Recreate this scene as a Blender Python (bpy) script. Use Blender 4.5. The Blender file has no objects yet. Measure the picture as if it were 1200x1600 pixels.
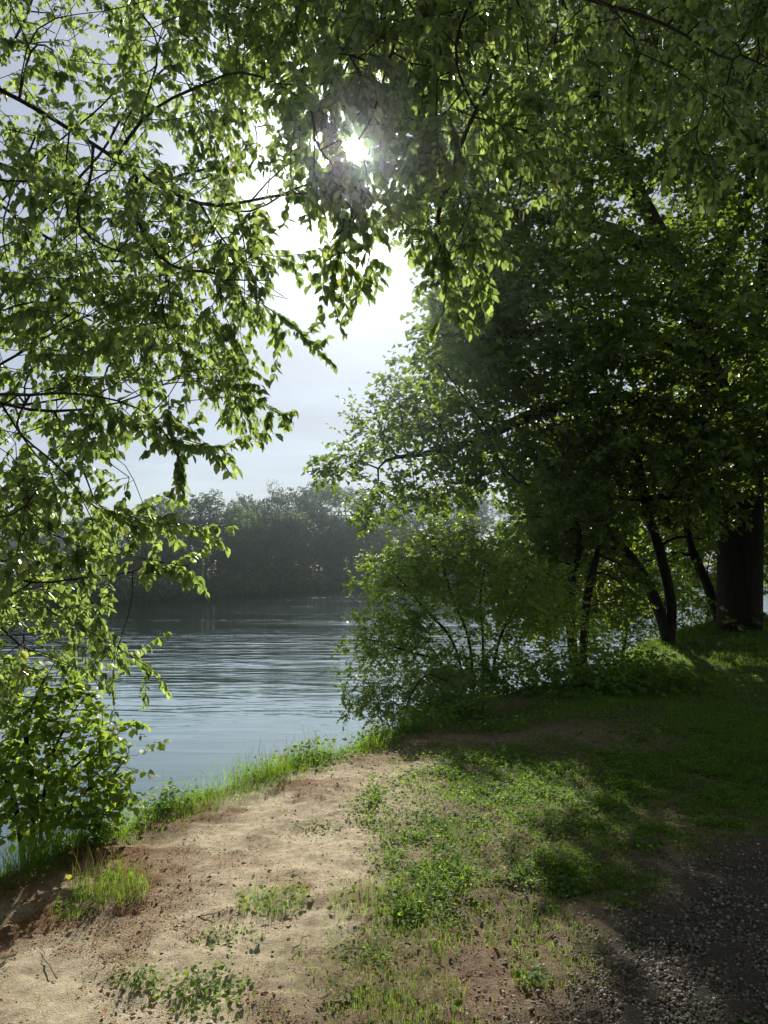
import bpy, math, random
import numpy as np
from mathutils import Vector

RNG = np.random.default_rng(7)
random.seed(7)
R = math.radians
SC = bpy.context.scene
COL = SC.collection

# ------------------------------------------------------------------ camera, sky, sun, exposure
F_PX = 1100.0                      # focal length in pixels of the 1200 x 1600 photograph
PITCH = math.atan(93 / F_PX)       # the horizon lies a little below the middle
EYE = 1.65
cam_d = bpy.data.cameras.new('camera')
cam = bpy.data.objects.new('camera', cam_d)
COL.objects.link(cam)
cam_d.sensor_fit = 'VERTICAL'
cam_d.sensor_height = 36.0
cam_d.lens = F_PX / 1600 * 36.0
cam_d.clip_end = 3000
cam.location = (0, 0, EYE)
cam.rotation_euler = (math.pi / 2 + PITCH, 0, 0)
SC.camera = cam

SUN_EL = R(32.0)
SUN_AZ = R(-2.46)                  # measured from +Y, negative = left
SUN_DIR = Vector((math.sin(SUN_AZ) * math.cos(SUN_EL), math.cos(SUN_AZ) * math.cos(SUN_EL), math.sin(SUN_EL)))
SD = np.array(SUN_DIR)

world = bpy.data.worlds.new('World')
SC.world = world
world.use_nodes = True
wn, wl = world.node_tree.nodes, world.node_tree.links
wn.clear()


def wnode(t, **kw):
    n = wn.new(t)
    for k, v in kw.items():
        setattr(n, k, v)
    return n


def wmath(op, a, b=None, clamp=False):
    n = wn.new('ShaderNodeMath')
    n.operation = op
    n.use_clamp = clamp
    for i, v in enumerate((a, b)):
        if v is None:
            continue
        if isinstance(v, (int, float)):
            n.inputs[i].default_value = v
        else:
            wl.new(v, n.inputs[i])
    return n.outputs[0]


SKY_STRENGTH = 0.055
sky = wnode('ShaderNodeTexSky', sky_type='NISHITA', sun_disc=False, sun_elevation=SUN_EL, sun_rotation=SUN_AZ,
            altitude=300, air_density=1.0, dust_density=0.4, ozone_density=1.0)
tc = wnode('ShaderNodeTexCoord')
sep = wnode('ShaderNodeSeparateXYZ')
wl.new(tc.outputs['Generated'], sep.inputs[0])
den = wmath('ADD', wmath('MAXIMUM', sep.outputs['Z'], 0.0), 0.12)
comb = wnode('ShaderNodeCombineXYZ')
wl.new(wmath('DIVIDE', sep.outputs['X'], den), comb.inputs[0])
wl.new(wmath('DIVIDE', sep.outputs['Y'], den), comb.inputs[1])
mp = wnode('ShaderNodeMapping')
mp.inputs['Scale'].default_value = (0.75, 1.25, 1)
mp.inputs['Rotation'].default_value = (0, 0, R(8))
wl.new(comb.outputs[0], mp.inputs[0])
nz = wnode('ShaderNodeTexNoise')
nz.inputs['Scale'].default_value = 1.1
nz.inputs['Detail'].default_value = 7
nz.inputs['Roughness'].default_value = 0.58
nz.inputs['Distortion'].default_value = 0.7
wl.new(mp.outputs[0], nz.inputs['Vector'])
rmp = wnode('ShaderNodeValToRGB')
rmp.color_ramp.elements[0].position = 0.30
rmp.color_ramp.elements[1].position = 0.74
wl.new(nz.outputs['Fac'], rmp.inputs[0])
dot = wnode('ShaderNodeVectorMath', operation='DOT_PRODUCT')
dot.inputs[1].default_value = SUN_DIR
nrm = wnode('ShaderNodeVectorMath', operation='NORMALIZE')
wl.new(tc.outputs['Generated'], nrm.inputs[0])
wl.new(nrm.outputs[0], dot.inputs[0])
cosg = wmath('MAXIMUM', dot.outputs['Value'], 0.0)
# thin cirrus scatters the sun forward: brighter towards the sun
glow = wmath('ADD', wmath('MULTIPLY', wmath('POWER', cosg, 14), 0.4), 5.2)
glow = wmath('ADD', glow, wmath('MULTIPLY', wmath('POWER', cosg, 400), 2.5))
cloud = wnode('ShaderNodeVectorMath', operation='SCALE')
cloud.inputs[0].default_value = (0.93, 0.97, 1.06)
wl.new(glow, cloud.inputs['Scale'])
mixc = wnode('ShaderNodeMix', data_type='RGBA')
wl.new(wmath('ADD', wmath('MULTIPLY', rmp.outputs['Color'], 0.42), 0.50), mixc.inputs['Factor'])
wl.new(sky.outputs[0], mixc.inputs['A'])
wl.new(cloud.outputs[0], mixc.inputs['B'])
# the sun seen through thin cloud
core = wmath('MULTIPLY', wmath('POWER', cosg, 9000), 700.0)
halo = wmath('MULTIPLY', wmath('POWER', cosg, 1400), 26.0)
sunv = wnode('ShaderNodeVectorMath', operation='SCALE')
sunv.inputs[0].default_value = (1.0, 0.95, 0.86)
wl.new(wmath('ADD', core, halo), sunv.inputs['Scale'])
addv = wnode('ShaderNodeVectorMath', operation='ADD')
wl.new(mixc.outputs['Result'], addv.inputs[0])
wl.new(sunv.outputs[0], addv.inputs[1])
bg = wnode('ShaderNodeBackground')
bg.inputs['Strength'].default_value = SKY_STRENGTH
wl.new(addv.outputs[0], bg.inputs['Color'])
wo = wnode('ShaderNodeOutputWorld')
wl.new(bg.outputs[0], wo.inputs['Surface'])

sun_d = bpy.data.lights.new('sun', 'SUN')
sun_d.energy = 5.0
sun_d.angle = R(0.55)
sun_d.color = (1.0, 0.93, 0.82)
sun = bpy.data.objects.new('sun', sun_d)
COL.objects.link(sun)
sun.rotation_euler = SUN_DIR.to_track_quat('Z', 'Y').to_euler()
sun.location = (0, 0, 30)

SC.render.engine = 'CYCLES'
SC.view_settings.view_transform = 'Standard'
SC.view_settings.look = 'None'
SC.view_settings.gamma = 1.0
SC.view_settings.exposure = 1.0
SC.cycles.max_bounces = 8
SC.cycles.transparent_max_bounces = 8
SC.cycles.volume_bounces = 0
SC.cycles.use_denoising = True

# ------------------------------------------------------------------ helpers


def at(px, py, d):
    """world point at distance d (metres along +Y) that the photograph shows at (px, py)"""
    cx, cy = (px - 600) / F_PX, (800 - py) / F_PX
    c, s = math.cos(PITCH), math.sin(PITCH)
    y = c - cy * s
    z = s + cy * c
    k = d / y
    return np.array([cx * k, d, EYE + z * k])


def at_arr(px, py, d):
    cx, cy = (px - 600) / F_PX, (800 - py) / F_PX
    c, s = math.cos(PITCH), math.sin(PITCH)
    k = d / (c - cy * s)
    return np.stack([cx * k, d, EYE + (s + cy * c) * k], 1)


def to_px(P):
    c, s = math.cos(PITCH), math.sin(PITCH)
    y, z = P[:, 1], P[:, 2] - EYE
    fw = y * c + z * s
    up = -y * s + z * c
    return 600 + F_PX * P[:, 0] / fw, 800 - F_PX * up / fw


def gnd(px, py, z=0.0):
    """where the sight line through a pixel meets the height z"""
    cx, cy = (px - 600) / F_PX, (800 - py) / F_PX
    c, s = math.cos(PITCH), math.sin(PITCH)
    k = (z - EYE) / (s + cy * c)
    return np.array([cx * k, (c - cy * s) * k])


def norm(v):
    return v / np.maximum(np.linalg.norm(v, axis=-1, keepdims=True), 1e-9)


def smooth(a, b, x):
    t = np.clip((x - a) / (b - a), 0, 1)
    return t * t * (3 - 2 * t)


_perm = np.random.default_rng(3).random((256, 256))


def vnoise(x, y, s=1.0, o=0):
    x, y = x * s + o * 17.3, y * s + o * 9.1
    xi, yi = np.floor(x).astype(int), np.floor(y).astype(int)
    fx, fy = x - xi, y - yi
    fx, fy = fx * fx * (3 - 2 * fx), fy * fy * (3 - 2 * fy)
    a, b = _perm[xi % 256, yi % 256], _perm[(xi + 1) % 256, yi % 256]
    c, d = _perm[xi % 256, (yi + 1) % 256], _perm[(xi + 1) % 256, (yi + 1) % 256]
    return (a * (1 - fx) + b * fx) * (1 - fy) + (c * (1 - fx) + d * fx) * fy


def fbm(x, y, s, n=4, o=0):
    v, a, t = 0, 1, 0
    for i in range(n):
        v = v + a * vnoise(x, y, s * 2 ** i, o + i)
        t += a
        a *= 0.5
    return v / t


def mesh_obj(name, V, faces, mat, parent=None, smooth_shade=False, rnd=None, link=True):
    """faces: list of int arrays (n,k); V (m,3). rnd: per-face float attribute"""
    me = bpy.data.meshes.new(name)
    V = np.asarray(V, np.float32)
    me.vertices.add(len(V))
    me.vertices.foreach_set('co', V.ravel())
    loops = np.concatenate([f.ravel() for f in faces]).astype(np.int32)
    tot = np.concatenate([np.full(len(f), f.shape[1]) for f in faces]).astype(np.int32)
    start = np.concatenate([[0], np.cumsum(tot)[:-1]]).astype(np.int32)
    me.loops.add(len(loops))
    me.loops.foreach_set('vertex_index', loops)
    me.polygons.add(len(tot))
    me.polygons.foreach_set('loop_start', start)
    if smooth_shade:
        me.polygons.foreach_set('use_smooth', np.ones(len(tot), bool))
    me.update(calc_edges=True)
    if rnd is not None:
        at_ = me.attributes.new('rnd', 'FLOAT', 'FACE')
        at_.data.foreach_set('value', np.asarray(rnd, np.float32))
    me.materials.append(mat)
    if not link:
        return me
    return new_obj(name, me, parent)


def new_obj(name, data, parent=None):
    o = bpy.data.objects.new(name, data)
    COL.objects.link(o)
    if parent:
        o.parent = parent
    return o


def tag(o, label=None, cat=None, group=None, kind=None):
    if label:
        o['label'] = label
    if cat:
        o['category'] = cat
    if group:
        o['group'] = group
    if kind:
        o['kind'] = kind
    return o


def empty(name, loc, label, cat, group=None):
    o = bpy.data.objects.new(name, None)
    COL.objects.link(o)
    o.location = tuple(float(v) for v in loc)
    o.empty_display_size = 0.2
    return tag(o, label, cat, group)


# ------------------------------------------------------------------ materials
def mat_new(name):
    m = bpy.data.materials.new(name)
    m.use_nodes = True
    m.node_tree.nodes.clear()
    return m, m.node_tree.nodes, m.node_tree.links


def ramp(n, l, src, stops):
    r = n.new('ShaderNodeValToRGB')
    el = r.color_ramp.elements
    while len(el) < len(stops):
        el.new(0.5)
    for e, (p, c) in zip(el, stops):
        e.position = p
        e.color = (*c, 1)
    l.new(src, r.inputs[0])
    return r.outputs[0]


def leaf_mat(name, dark, light, tdark, tlight, trans=0.5, rough=0.45, spec=0.35):
    m, n, l = mat_new(name)
    a = n.new('ShaderNodeAttribute')
    a.attribute_name = 'rnd'
    geo = n.new('ShaderNodeNewGeometry')
    mix3 = lambda u, v, f: tuple(p_ * (1 - f) + q_ * f for p_, q_ in zip(u, v))
    c1 = ramp(n, l, a.outputs['Fac'], [(0, dark), (0.9, light), (1, mix3(light, (0.22, 0.16, 0.04), 0.6))])
    c2 = ramp(n, l, a.outputs['Fac'], [(0, tdark), (0.9, tlight), (1, mix3(tlight, (0.45, 0.36, 0.05), 0.6))])
    p = n.new('ShaderNodeBsdfPrincipled')
    l.new(c1, p.inputs['Base Color'])
    p.inputs['Roughness'].default_value = rough
    p.inputs['Specular IOR Level'].default_value = spec
    t = n.new('ShaderNodeBsdfTranslucent')
    l.new(c2, t.inputs['Color'])
    mx = n.new('ShaderNodeMixShader')
    mx.inputs[0].default_value = trans
    l.new(p.outputs[0], mx.inputs[1])
    l.new(t.outputs[0], mx.inputs[2])
    o = n.new('ShaderNodeOutputMaterial')
    l.new(mx.outputs[0], o.inputs[0])
    return m


def bark_mat(name, c0, c1, scale=6.0):
    m, n, l = mat_new(name)
    tcn = n.new('ShaderNodeTexCoord')
    mpn = n.new('ShaderNodeMapping')
    mpn.inputs['Scale'].default_value = (scale, scale, scale * 0.22)
    l.new(tcn.outputs['Object'], mpn.inputs[0])
    nn = n.new('ShaderNodeTexNoise')
    nn.inputs['Scale'].default_value = 2.0
    nn.inputs['Detail'].default_value = 8
    nn.inputs['Roughness'].default_value = 0.65
    l.new(mpn.outputs[0], nn.inputs['Vector'])
    c = ramp(n, l, nn.outputs['Fac'], [(0.3, c0), (0.7, c1)])
    p = n.new('ShaderNodeBsdfPrincipled')
    l.new(c, p.inputs['Base Color'])
    p.inputs['Roughness'].default_value = 0.9
    p.inputs['Specular IOR Level'].default_value = 0.15
    b = n.new('ShaderNodeBump')
    b.inputs['Strength'].default_value = 0.8
    b.inputs['Distance'].default_value = 0.03
    l.new(nn.outputs['Fac'], b.inputs['Height'])
    l.new(b.outputs[0], p.inputs['Normal'])
    o = n.new('ShaderNodeOutputMaterial')
    l.new(p.outputs[0], o.inputs[0])
    return m


M_NEAR = leaf_mat('near_leaf', (0.046, 0.070, 0.028), (0.095, 0.132, 0.052), (0.13, 0.215, 0.04), (0.40, 0.53, 0.12), 0.52, 0.34, 0.6)
M_OAK = leaf_mat('oak_leaf', (0.028, 0.06, 0.014), (0.06, 0.105, 0.022), (0.12, 0.20, 0.016), (0.30, 0.42, 0.04), 0.42, 0.45, 0.4)
M_SHRUB = leaf_mat('shrub_leaf', (0.035, 0.08, 0.016), (0.07, 0.13, 0.025), (0.16, 0.30, 0.02), (0.40, 0.54, 0.05), 0.52, 0.5, 0.3)
M_BUSHD = leaf_mat('dark_bush_leaf', (0.03, 0.055, 0.018), (0.06, 0.09, 0.03), (0.13, 0.25, 0.02), (0.32, 0.45, 0.05), 0.5, 0.4, 0.4)
M_FAR = leaf_mat('far_leaf', (0.028, 0.055, 0.020), (0.065, 0.10, 0.034), (0.05, 0.10, 0.02), (0.12, 0.18, 0.045), 0.35, 0.6, 0.2)
M_FAR2 = leaf_mat('far_leaf_yellow', (0.04, 0.075, 0.02), (0.09, 0.135, 0.035), (0.07, 0.14, 0.022), (0.18, 0.26, 0.05), 0.4, 0.6, 0.2)
M_FARP = leaf_mat('pale_far_leaf', (0.06, 0.085, 0.04), (0.11, 0.14, 0.07), (0.09, 0.13, 0.05), (0.18, 0.23, 0.10), 0.4, 0.6, 0.2)
M_GRASS = leaf_mat('grass_blade', (0.035, 0.085, 0.012), (0.085, 0.15, 0.024), (0.12, 0.28, 0.014), (0.29, 0.47, 0.035), 0.5, 0.55, 0.12)
M_WEED = leaf_mat('weed_leaf', (0.04, 0.09, 0.018), (0.085, 0.15, 0.03), (0.14, 0.29, 0.02), (0.32, 0.48, 0.04), 0.5, 0.6, 0.12)
M_DRY = leaf_mat('dry_grass', (0.16, 0.11, 0.05), (0.30, 0.23, 0.11), (0.14, 0.10, 0.04), (0.28, 0.21, 0.09), 0.3, 0.7, 0.2)
M_LITTER = leaf_mat('litter', (0.085, 0.04, 0.018), (0.30, 0.16, 0.075), (0.08, 0.035, 0.012), (0.20, 0.10, 0.04), 0.15, 0.9, 0.05)
M_BARK = bark_mat('bark_brown', (0.010, 0.008, 0.006), (0.032, 0.025, 0.020))
M_TWIG = bark_mat('twig_bark', (0.03, 0.02, 0.015), (0.07, 0.05, 0.035), 14)
M_DRYTWIG = bark_mat('dry_twig', (0.10, 0.075, 0.05), (0.24, 0.19, 0.14), 30)
M_FBARK = bark_mat('far_bark', (0.05, 0.045, 0.04), (0.12, 0.105, 0.09), 2)

# ------------------------------------------------------------------ terrain
NEAR_SHORE = np.array([(-30, -16), (-9, -2.2), (-4.4, 2.2), *[gnd(*p) for p in ((0, 1350), (150, 1292), (345, 1232), (480, 1188), (600, 1140), (760, 1090))],
                       (3.4, 11.6), (6.6, 16.2), (11.5, 21.0), (20, 27), (60, 60), (250, 200)])
FAR_SHORE = np.array([(-400, -10), (-90, 44), (-45, 51), (-25, 59), (-12, 92), (-2.2, 123), (20, 150), (70, 190), (420, 380)])
WATER_Z = -1.15


def sdist(poly, x, y):
    """signed distance to an open polyline: positive on its right-hand side"""
    best = np.full(x.shape, 1e9)
    sg = np.ones(x.shape)
    for (x0, y0), (x1, y1) in zip(poly[:-1], poly[1:]):
        dx, dy = x1 - x0, y1 - y0
        t = np.clip(((x - x0) * dx + (y - y0) * dy) / (dx * dx + dy * dy), 0, 1)
        ex, ey = x - x0 - t * dx, y - y0 - t * dy
        d = np.hypot(ex, ey)
        s = np.where(dx * (y - y0) - dy * (x - x0) < 0, 1.0, -1.0)
        m = d < best - 1e-9
        best = np.where(m, d, best)
        sg = np.where(m, s, sg)
    return best * sg


def poly_mask(pix, x, y, soft=0.2):
    """soft mask of a ground area whose outline is given in photograph pixels"""
    P = np.array([gnd(*p) for p in pix])
    inside = np.zeros(x.shape, bool)
    best = np.full(x.shape, 1e9)
    for (x0, y0), (x1, y1) in zip(P, np.roll(P, -1, 0)):
        dx, dy = x1 - x0, y1 - y0
        c = (y0 > y) != (y1 > y)
        inside ^= c & (x < (x1 - x0) * (y - y0) / np.where(y1 == y0, 1e-9, y1 - y0) + x0)
        t = np.clip(((x - x0) * dx + (y - y0) * dy) / max(dx * dx + dy * dy, 1e-9), 0, 1)
        best = np.minimum(best, np.hypot(x - x0 - t * dx, y - y0 - t * dy))
    d = np.where(inside, best, -best)
    return smooth(-soft, soft, d)


def height(x, y):
    x, y = np.asarray(x, float), np.asarray(y, float)
    s = sdist(NEAR_SHORE, x, y) + (vnoise(x, y, 1.7, 2) - 0.5) * 0.35 * smooth(80, 30, y)
    base = 0.42 * smooth(2, 9, x) * smooth(6, 15, y) + (fbm(x, y, 0.6, 3, 5) - 0.5) * 0.14 * smooth(1, 5, np.hypot(x, y))
    base = base + 0.05 * (fbm(x, y, 3.0, 3, 8) - 0.5) + 1.5 * smooth(18, 80, x - y * 0.4)
    prof = smooth(-1.25, 0.12, s)
    near = -2.6 + (base + 2.6) * prof
    f = -sdist(FAR_SHORE, x, y)
    far = -2.6 + 2.4 * smooth(-2.0, 2.5, f) + 1.6 * smooth(3, 30, f)
    return np.where(s > -3, near, np.maximum(near, far))


SAND_PX = [(-60, 1420), (0, 1385), (170, 1310), (380, 1245), (520, 1200), (700, 1195), (640, 1235), (600, 1300), (580, 1400), (520, 1470), (480, 1700), (-400, 1700)]
LAWN_PX = [(580, 1240), (640, 1215), (760, 1170), (1400, 1100), (1400, 1270), (1010, 1290), (930, 1370), (800, 1440), (640, 1420)]
GRAVEL_PX = [(1040, 1340), (1500, 1230), (1500, 1750), (760, 1750), (850, 1570), (960, 1440)]


def masks(x, y):
    wob = (fbm(x, y, 1.3, 4, 1) - 0.5) * 0.8
    wob2 = (fbm(x, y, 1.3, 4, 11) - 0.5) * 0.8
    sand = poly_mask(SAND_PX, x + wob, y + wob2, 0.28)
    lawn = poly_mask(LAWN_PX, x + wob, y + wob2, 0.3)
    grav = poly_mask(GRAVEL_PX, x + wob, y + wob2, 0.35)
    s = sdist(NEAR_SHORE, x, y)
    inland = smooth(0.0, 0.3, s)
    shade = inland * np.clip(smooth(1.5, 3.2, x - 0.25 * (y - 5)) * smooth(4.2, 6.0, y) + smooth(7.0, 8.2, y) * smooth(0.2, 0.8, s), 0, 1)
    lit = smooth(0.0, 0.15, s) * smooth(1.15, 0.35, s + wob * 0.8) * smooth(0.6, -0.4, x)
    lit = lit * smooth(0.42, 0.58, fbm(x, y, 3.2, 3, 4)) + 0.6 * smooth(0.54, 0.66, fbm(x, y, 1.6, 4, 21)) * sand * smooth(4.9, 3.6, y) \
        + 0.4 * smooth(0.60, 0.68, fbm(x, y, 1.1, 4, 31)) * inland * sand
    lit = np.clip(lit, 0, 1) * inland
    return sand * inland, lawn * inland, grav * inland, shade, lit, s


def axis(segs):
    out = []
    for a, b, n in segs:
        out.append(np.linspace(a, b, n, endpoint=False))
    return np.concatenate(out + [[segs[-1][1]]])


gx = axis([(-420, -60, 12), (-60, -10, 26), (-10, -4, 40), (-4, 4.5, 205), (4.5, 12, 46), (12, 60, 34), (60, 420, 12)])
gy = axis([(-60, -6, 14), (-6, 2.0, 20), (2.0, 7.5, 230), (7.5, 22, 110), (22, 60, 30), (60, 180, 50), (180, 420, 16)])
GX, GY = np.meshgrid(gx, gy)
x, y = GX.ravel(), GY.ravel()
sand, lawn, grav, shade, lit, sN = masks(x, y)
Z = height(x, y)
micro = smooth(9, 5, y) * smooth(0, 0.4, sN) * smooth(-5, -4, x) * smooth(5.5, 4.5, x)
Z = Z + micro * ((fbm(x, y, 9, 3, 3) - 0.5) * 0.045 + (fbm(x, y, 24, 2, 6) - 0.5) * 0.024)
Z = Z + micro * 0.02 * lit * fbm(x, y, 40, 2, 16)
idx = np.arange(len(x)).reshape(GX.shape)
quads = np.stack([idx[:-1, :-1], idx[:-1, 1:], idx[1:, 1:], idx[1:, :-1]], -1).reshape(-1, 4)


def ground_mat():
    m, n, l = mat_new('ground_soil')

    def attr(nm):
        a = n.new('ShaderNodeAttribute')
        a.attribute_name = nm
        return a.outputs['Fac']

    def noise(sc, det=6, rough=0.6):
        q = n.new('ShaderNodeTexNoise')
        q.inputs['Scale'].default_value = sc
        q.inputs['Detail'].default_value = det
        q.inputs['Roughness'].default_value = rough
        l.new(geo.outputs['Position'], q.inputs['Vector'])
        return q.outputs['Fac']

    def mixc(f, a, b):
        q = n.new('ShaderNodeMix')
        q.data_type = 'RGBA'
        l.new(f, q.inputs['Factor'])
        for s, v in (('A', a), ('B', b)):
            if isinstance(v, tuple):
                q.inputs[s].default_value = (*v, 1)
            else:
                l.new(v, q.inputs[s])
        return q.outputs['Result']

    geo = n.new('ShaderNodeNewGeometry')
    n1, n2, n3 = noise(2.2), noise(22, 8, 0.7), noise(150, 4, 0.7)
    sandc = ramp(n, l, n2, [(0.25, (0.28, 0.23, 0.155)), (0.5, (0.49, 0.42, 0.295)), (0.75, (0.64, 0.56, 0.41))])
    soil = ramp(n, l, n2, [(0.3, (0.08, 0.056, 0.036)), (0.7, (0.27, 0.20, 0.13))])
    litt = ramp(n, l, n3, [(0.3, (0.09, 0.052, 0.028)), (0.7, (0.29, 0.18, 0.10))])
    gravc = ramp(n, l, n3, [(0.3, (0.035, 0.03, 0.025)), (0.7, (0.13, 0.11, 0.09))])
    mott = n.new('ShaderNodeMapRange')
    mott.inputs[1].default_value = 0.42
    mott.inputs[2].default_value = 0.72
    mott.inputs[4].default_value = 0.38
    l.new(noise(3.6, 9, 0.72), mott.inputs[0])
    sandc = mixc(mott.outputs[0], sandc, soil)
    c = mixc(attr('sand'), soil, sandc)
    c = mixc(attr('gravel'), c, gravc)
    turf_shade = ramp(n, l, n2, [(0.3, (0.022, 0.026, 0.011)), (0.7, (0.075, 0.070, 0.032))])  # mossy turf tone; also paints the soil darker in the oak's shade
    c = mixc(attr('turf_shade'), c, turf_shade)
    c = mixc(attr('litter'), c, litt)
    fl = n.new('ShaderNodeMath')
    fl.operation = 'GREATER_THAN'
    fl.inputs[1].default_value = 0.66
    l.new(n3, fl.inputs[0])
    c = mixc(fl.outputs[0], c, mixc(n1, (0.09, 0.055, 0.03), (0.26, 0.19, 0.12)))
    p = n.new('ShaderNodeBsdfPrincipled')
    l.new(c, p.inputs['Base Color'])
    p.inputs['Roughness'].default_value = 0.95
    p.inputs['Specular IOR Level'].default_value = 0.15
    add = n.new('ShaderNodeMath')
    add.operation = 'ADD'
    l.new(n3, add.inputs[0])
    l.new(n2, add.inputs[1])
    b = n.new('ShaderNodeBump')
    b.inputs['Strength'].default_value = 1.0
    b.inputs['Distance'].default_value = 0.018
    l.new(add.outputs[0], b.inputs['Height'])
    l.new(b.outputs[0], p.inputs['Normal'])
    o = n.new('ShaderNodeOutputMaterial')
    l.new(p.outputs[0], o.inputs[0])
    return m


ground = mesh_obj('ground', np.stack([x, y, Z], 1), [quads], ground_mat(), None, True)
for nm, v in (('sand', sand), ('gravel', grav), ('litter', lit), ('turf_shade', np.clip(0.55 * lawn * smooth(0.4, 0.6, fbm(x, y, 2.6, 4, 41)) + 0.9 * shade + smooth(14, 24, y) + smooth(5, 8, np.abs(x)), 0, 1) * (1 - grav))):
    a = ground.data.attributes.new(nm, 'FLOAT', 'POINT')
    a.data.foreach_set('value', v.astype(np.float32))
tag(ground, 'sandy river bank with worn earth and grass running down to water', 'ground', None, 'structure')


# ------------------------------------------------------------------ river
def water_mat():
    m, n, l = mat_new('river_water')
    geo = n.new('ShaderNodeNewGeometry')

    def noise(sx, sy, rot, det, dist=0.0):
        mpn = n.new('ShaderNodeMapping')
        mpn.inputs['Scale'].default_value = (sx, sy, 1)
        mpn.inputs['Rotation'].default_value = (0, 0, R(rot))
        l.new(geo.outputs['Position'], mpn.inputs[0])
        q = n.new('ShaderNodeTexNoise')
        q.inputs['Scale'].default_value = 1
        q.inputs['Detail'].default_value = det
        q.inputs['Roughness'].default_value = 0.5
        q.inputs['Distortion'].default_value = dist
        l.new(mpn.outputs[0], q.inputs['Vector'])
        return q.outputs['Fac']

    def math_(op, a, b):
        q = n.new('ShaderNodeMath')
        q.operation = op
        for i, v in enumerate((a, b)):
            if isinstance(v, (int, float)):
                q.inputs[i].default_value = v
            else:
                l.new(v, q.inputs[i])
        return q.outputs[0]

    sp = n.new('ShaderNodeSeparateXYZ')
    l.new(geo.outputs['Position'], sp.inputs[0])
    # calm lee close to the bank, ripples farther out, patches of rougher current
    mr = n.new('ShaderNodeMapRange')
    mr.inputs[1].default_value = 6.0
    mr.inputs[2].default_value = 24.0
    mr.inputs[3].default_value = 0.05
    mr.inputs[4].default_value = 1.0
    mr.interpolation_type = 'SMOOTHSTEP'
    l.new(sp.outputs['Y'], mr.inputs[0])
    patch = noise(0.05, 0.22, 14, 4, 0.4)
    patch = math_('MULTIPLY', math_('ADD', patch, -0.2), 1.9)
    h = math_('ADD', math_('MULTIPLY', noise(0.30, 1.5, 10, 2, 0.6), 0.075),
              math_('ADD', math_('MULTIPLY', noise(0.9, 3.8, -5, 2, 0.4), 0.024), math_('MULTIPLY', noise(5, 13, 4, 1), 0.002)))
    h = math_('MULTIPLY', h, math_('MULTIPLY', mr.outputs[0], patch))
    # rougher lines where currents meet farther out
    st = n.new('ShaderNodeMapRange')
    st.inputs[1].default_value = 0.58
    st.inputs[2].default_value = 0.68
    l.new(noise(0.025, 0.16, 16, 3, 0.3), st.inputs[0])
    h = math_('ADD', h, math_('MULTIPLY', math_('MULTIPLY', st.outputs[0], mr.outputs[0]), math_('MULTIPLY', noise(2.2, 5.0, 8, 2), 0.055)))
    b = n.new('ShaderNodeBump')
    b.inputs['Strength'].default_value = 1.0
    b.inputs['Distance'].default_value = 1.0
    l.new(h, b.inputs['Height'])
    body = n.new('ShaderNodeBsdfDiffuse')
    body.inputs['Color'].default_value = (0.010, 0.046, 0.038, 1)
    gl = n.new('ShaderNodeBsdfGlossy')
    gl.inputs['Roughness'].default_value = 0.03
    gl.inputs['Color'].default_value = (0.90, 0.96, 0.985, 1)
    fr = n.new('ShaderNodeFresnel')
    fr.inputs['IOR'].default_value = 1.333
    for q in (body, gl, fr):
        l.new(b.outputs[0], q.inputs['Normal'])
    fac = n.new('ShaderNodeMath')
    fac.operation = 'MULTIPLY'
    fac.use_clamp = True
    fac.inputs[1].default_value = 2.0
    l.new(fr.outputs[0], fac.inputs[0])
    mx = n.new('ShaderNodeMixShader')
    l.new(fac.outputs[0], mx.inputs[0])
    l.new(body.outputs[0], mx.inputs[1])
    l.new(gl.outputs[0], mx.inputs[2])
    o = n.new('ShaderNodeOutputMaterial')
    l.new(mx.outputs[0], o.inputs[0])
    return m


wx, wy = np.meshgrid(np.linspace(-420, 420, 30), np.linspace(-60, 420, 30))
wi = np.arange(900).reshape(30, 30)
river = mesh_obj('river', np.stack([wx.ravel(), wy.ravel(), np.full(900, WATER_Z)], 1),
                 [np.stack([wi[:-1, :-1], wi[:-1, 1:], wi[1:, 1:], wi[1:, :-1]], -1).reshape(-1, 4)], water_mat())
tag(river, 'wide dark green river with ripples reflecting pale sky', 'river', None, 'structure')


# ------------------------------------------------------------------ trees: skeletons by space colonisation
def resample(P, step):
    P = np.asarray(P, float)
    # Catmull-Rom through the points, then even steps
    Q = np.vstack([2 * P[0] - P[1], P, 2 * P[-1] - P[-2]])
    out = []
    for i in range(1, len(Q) - 2):
        a, b, c, d = Q[i - 1:i + 3]
        n = max(2, int(np.linalg.norm(c - b) / step + 0.5))
        for t in np.arange(n) / n:
            out.append(0.5 * (2 * b + (c - a) * t + (2 * a - 5 * b + 4 * c - d) * t * t + (3 * b - a - 3 * c + d) * t ** 3))
    out.append(P[-1])
    return np.array(out)


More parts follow.
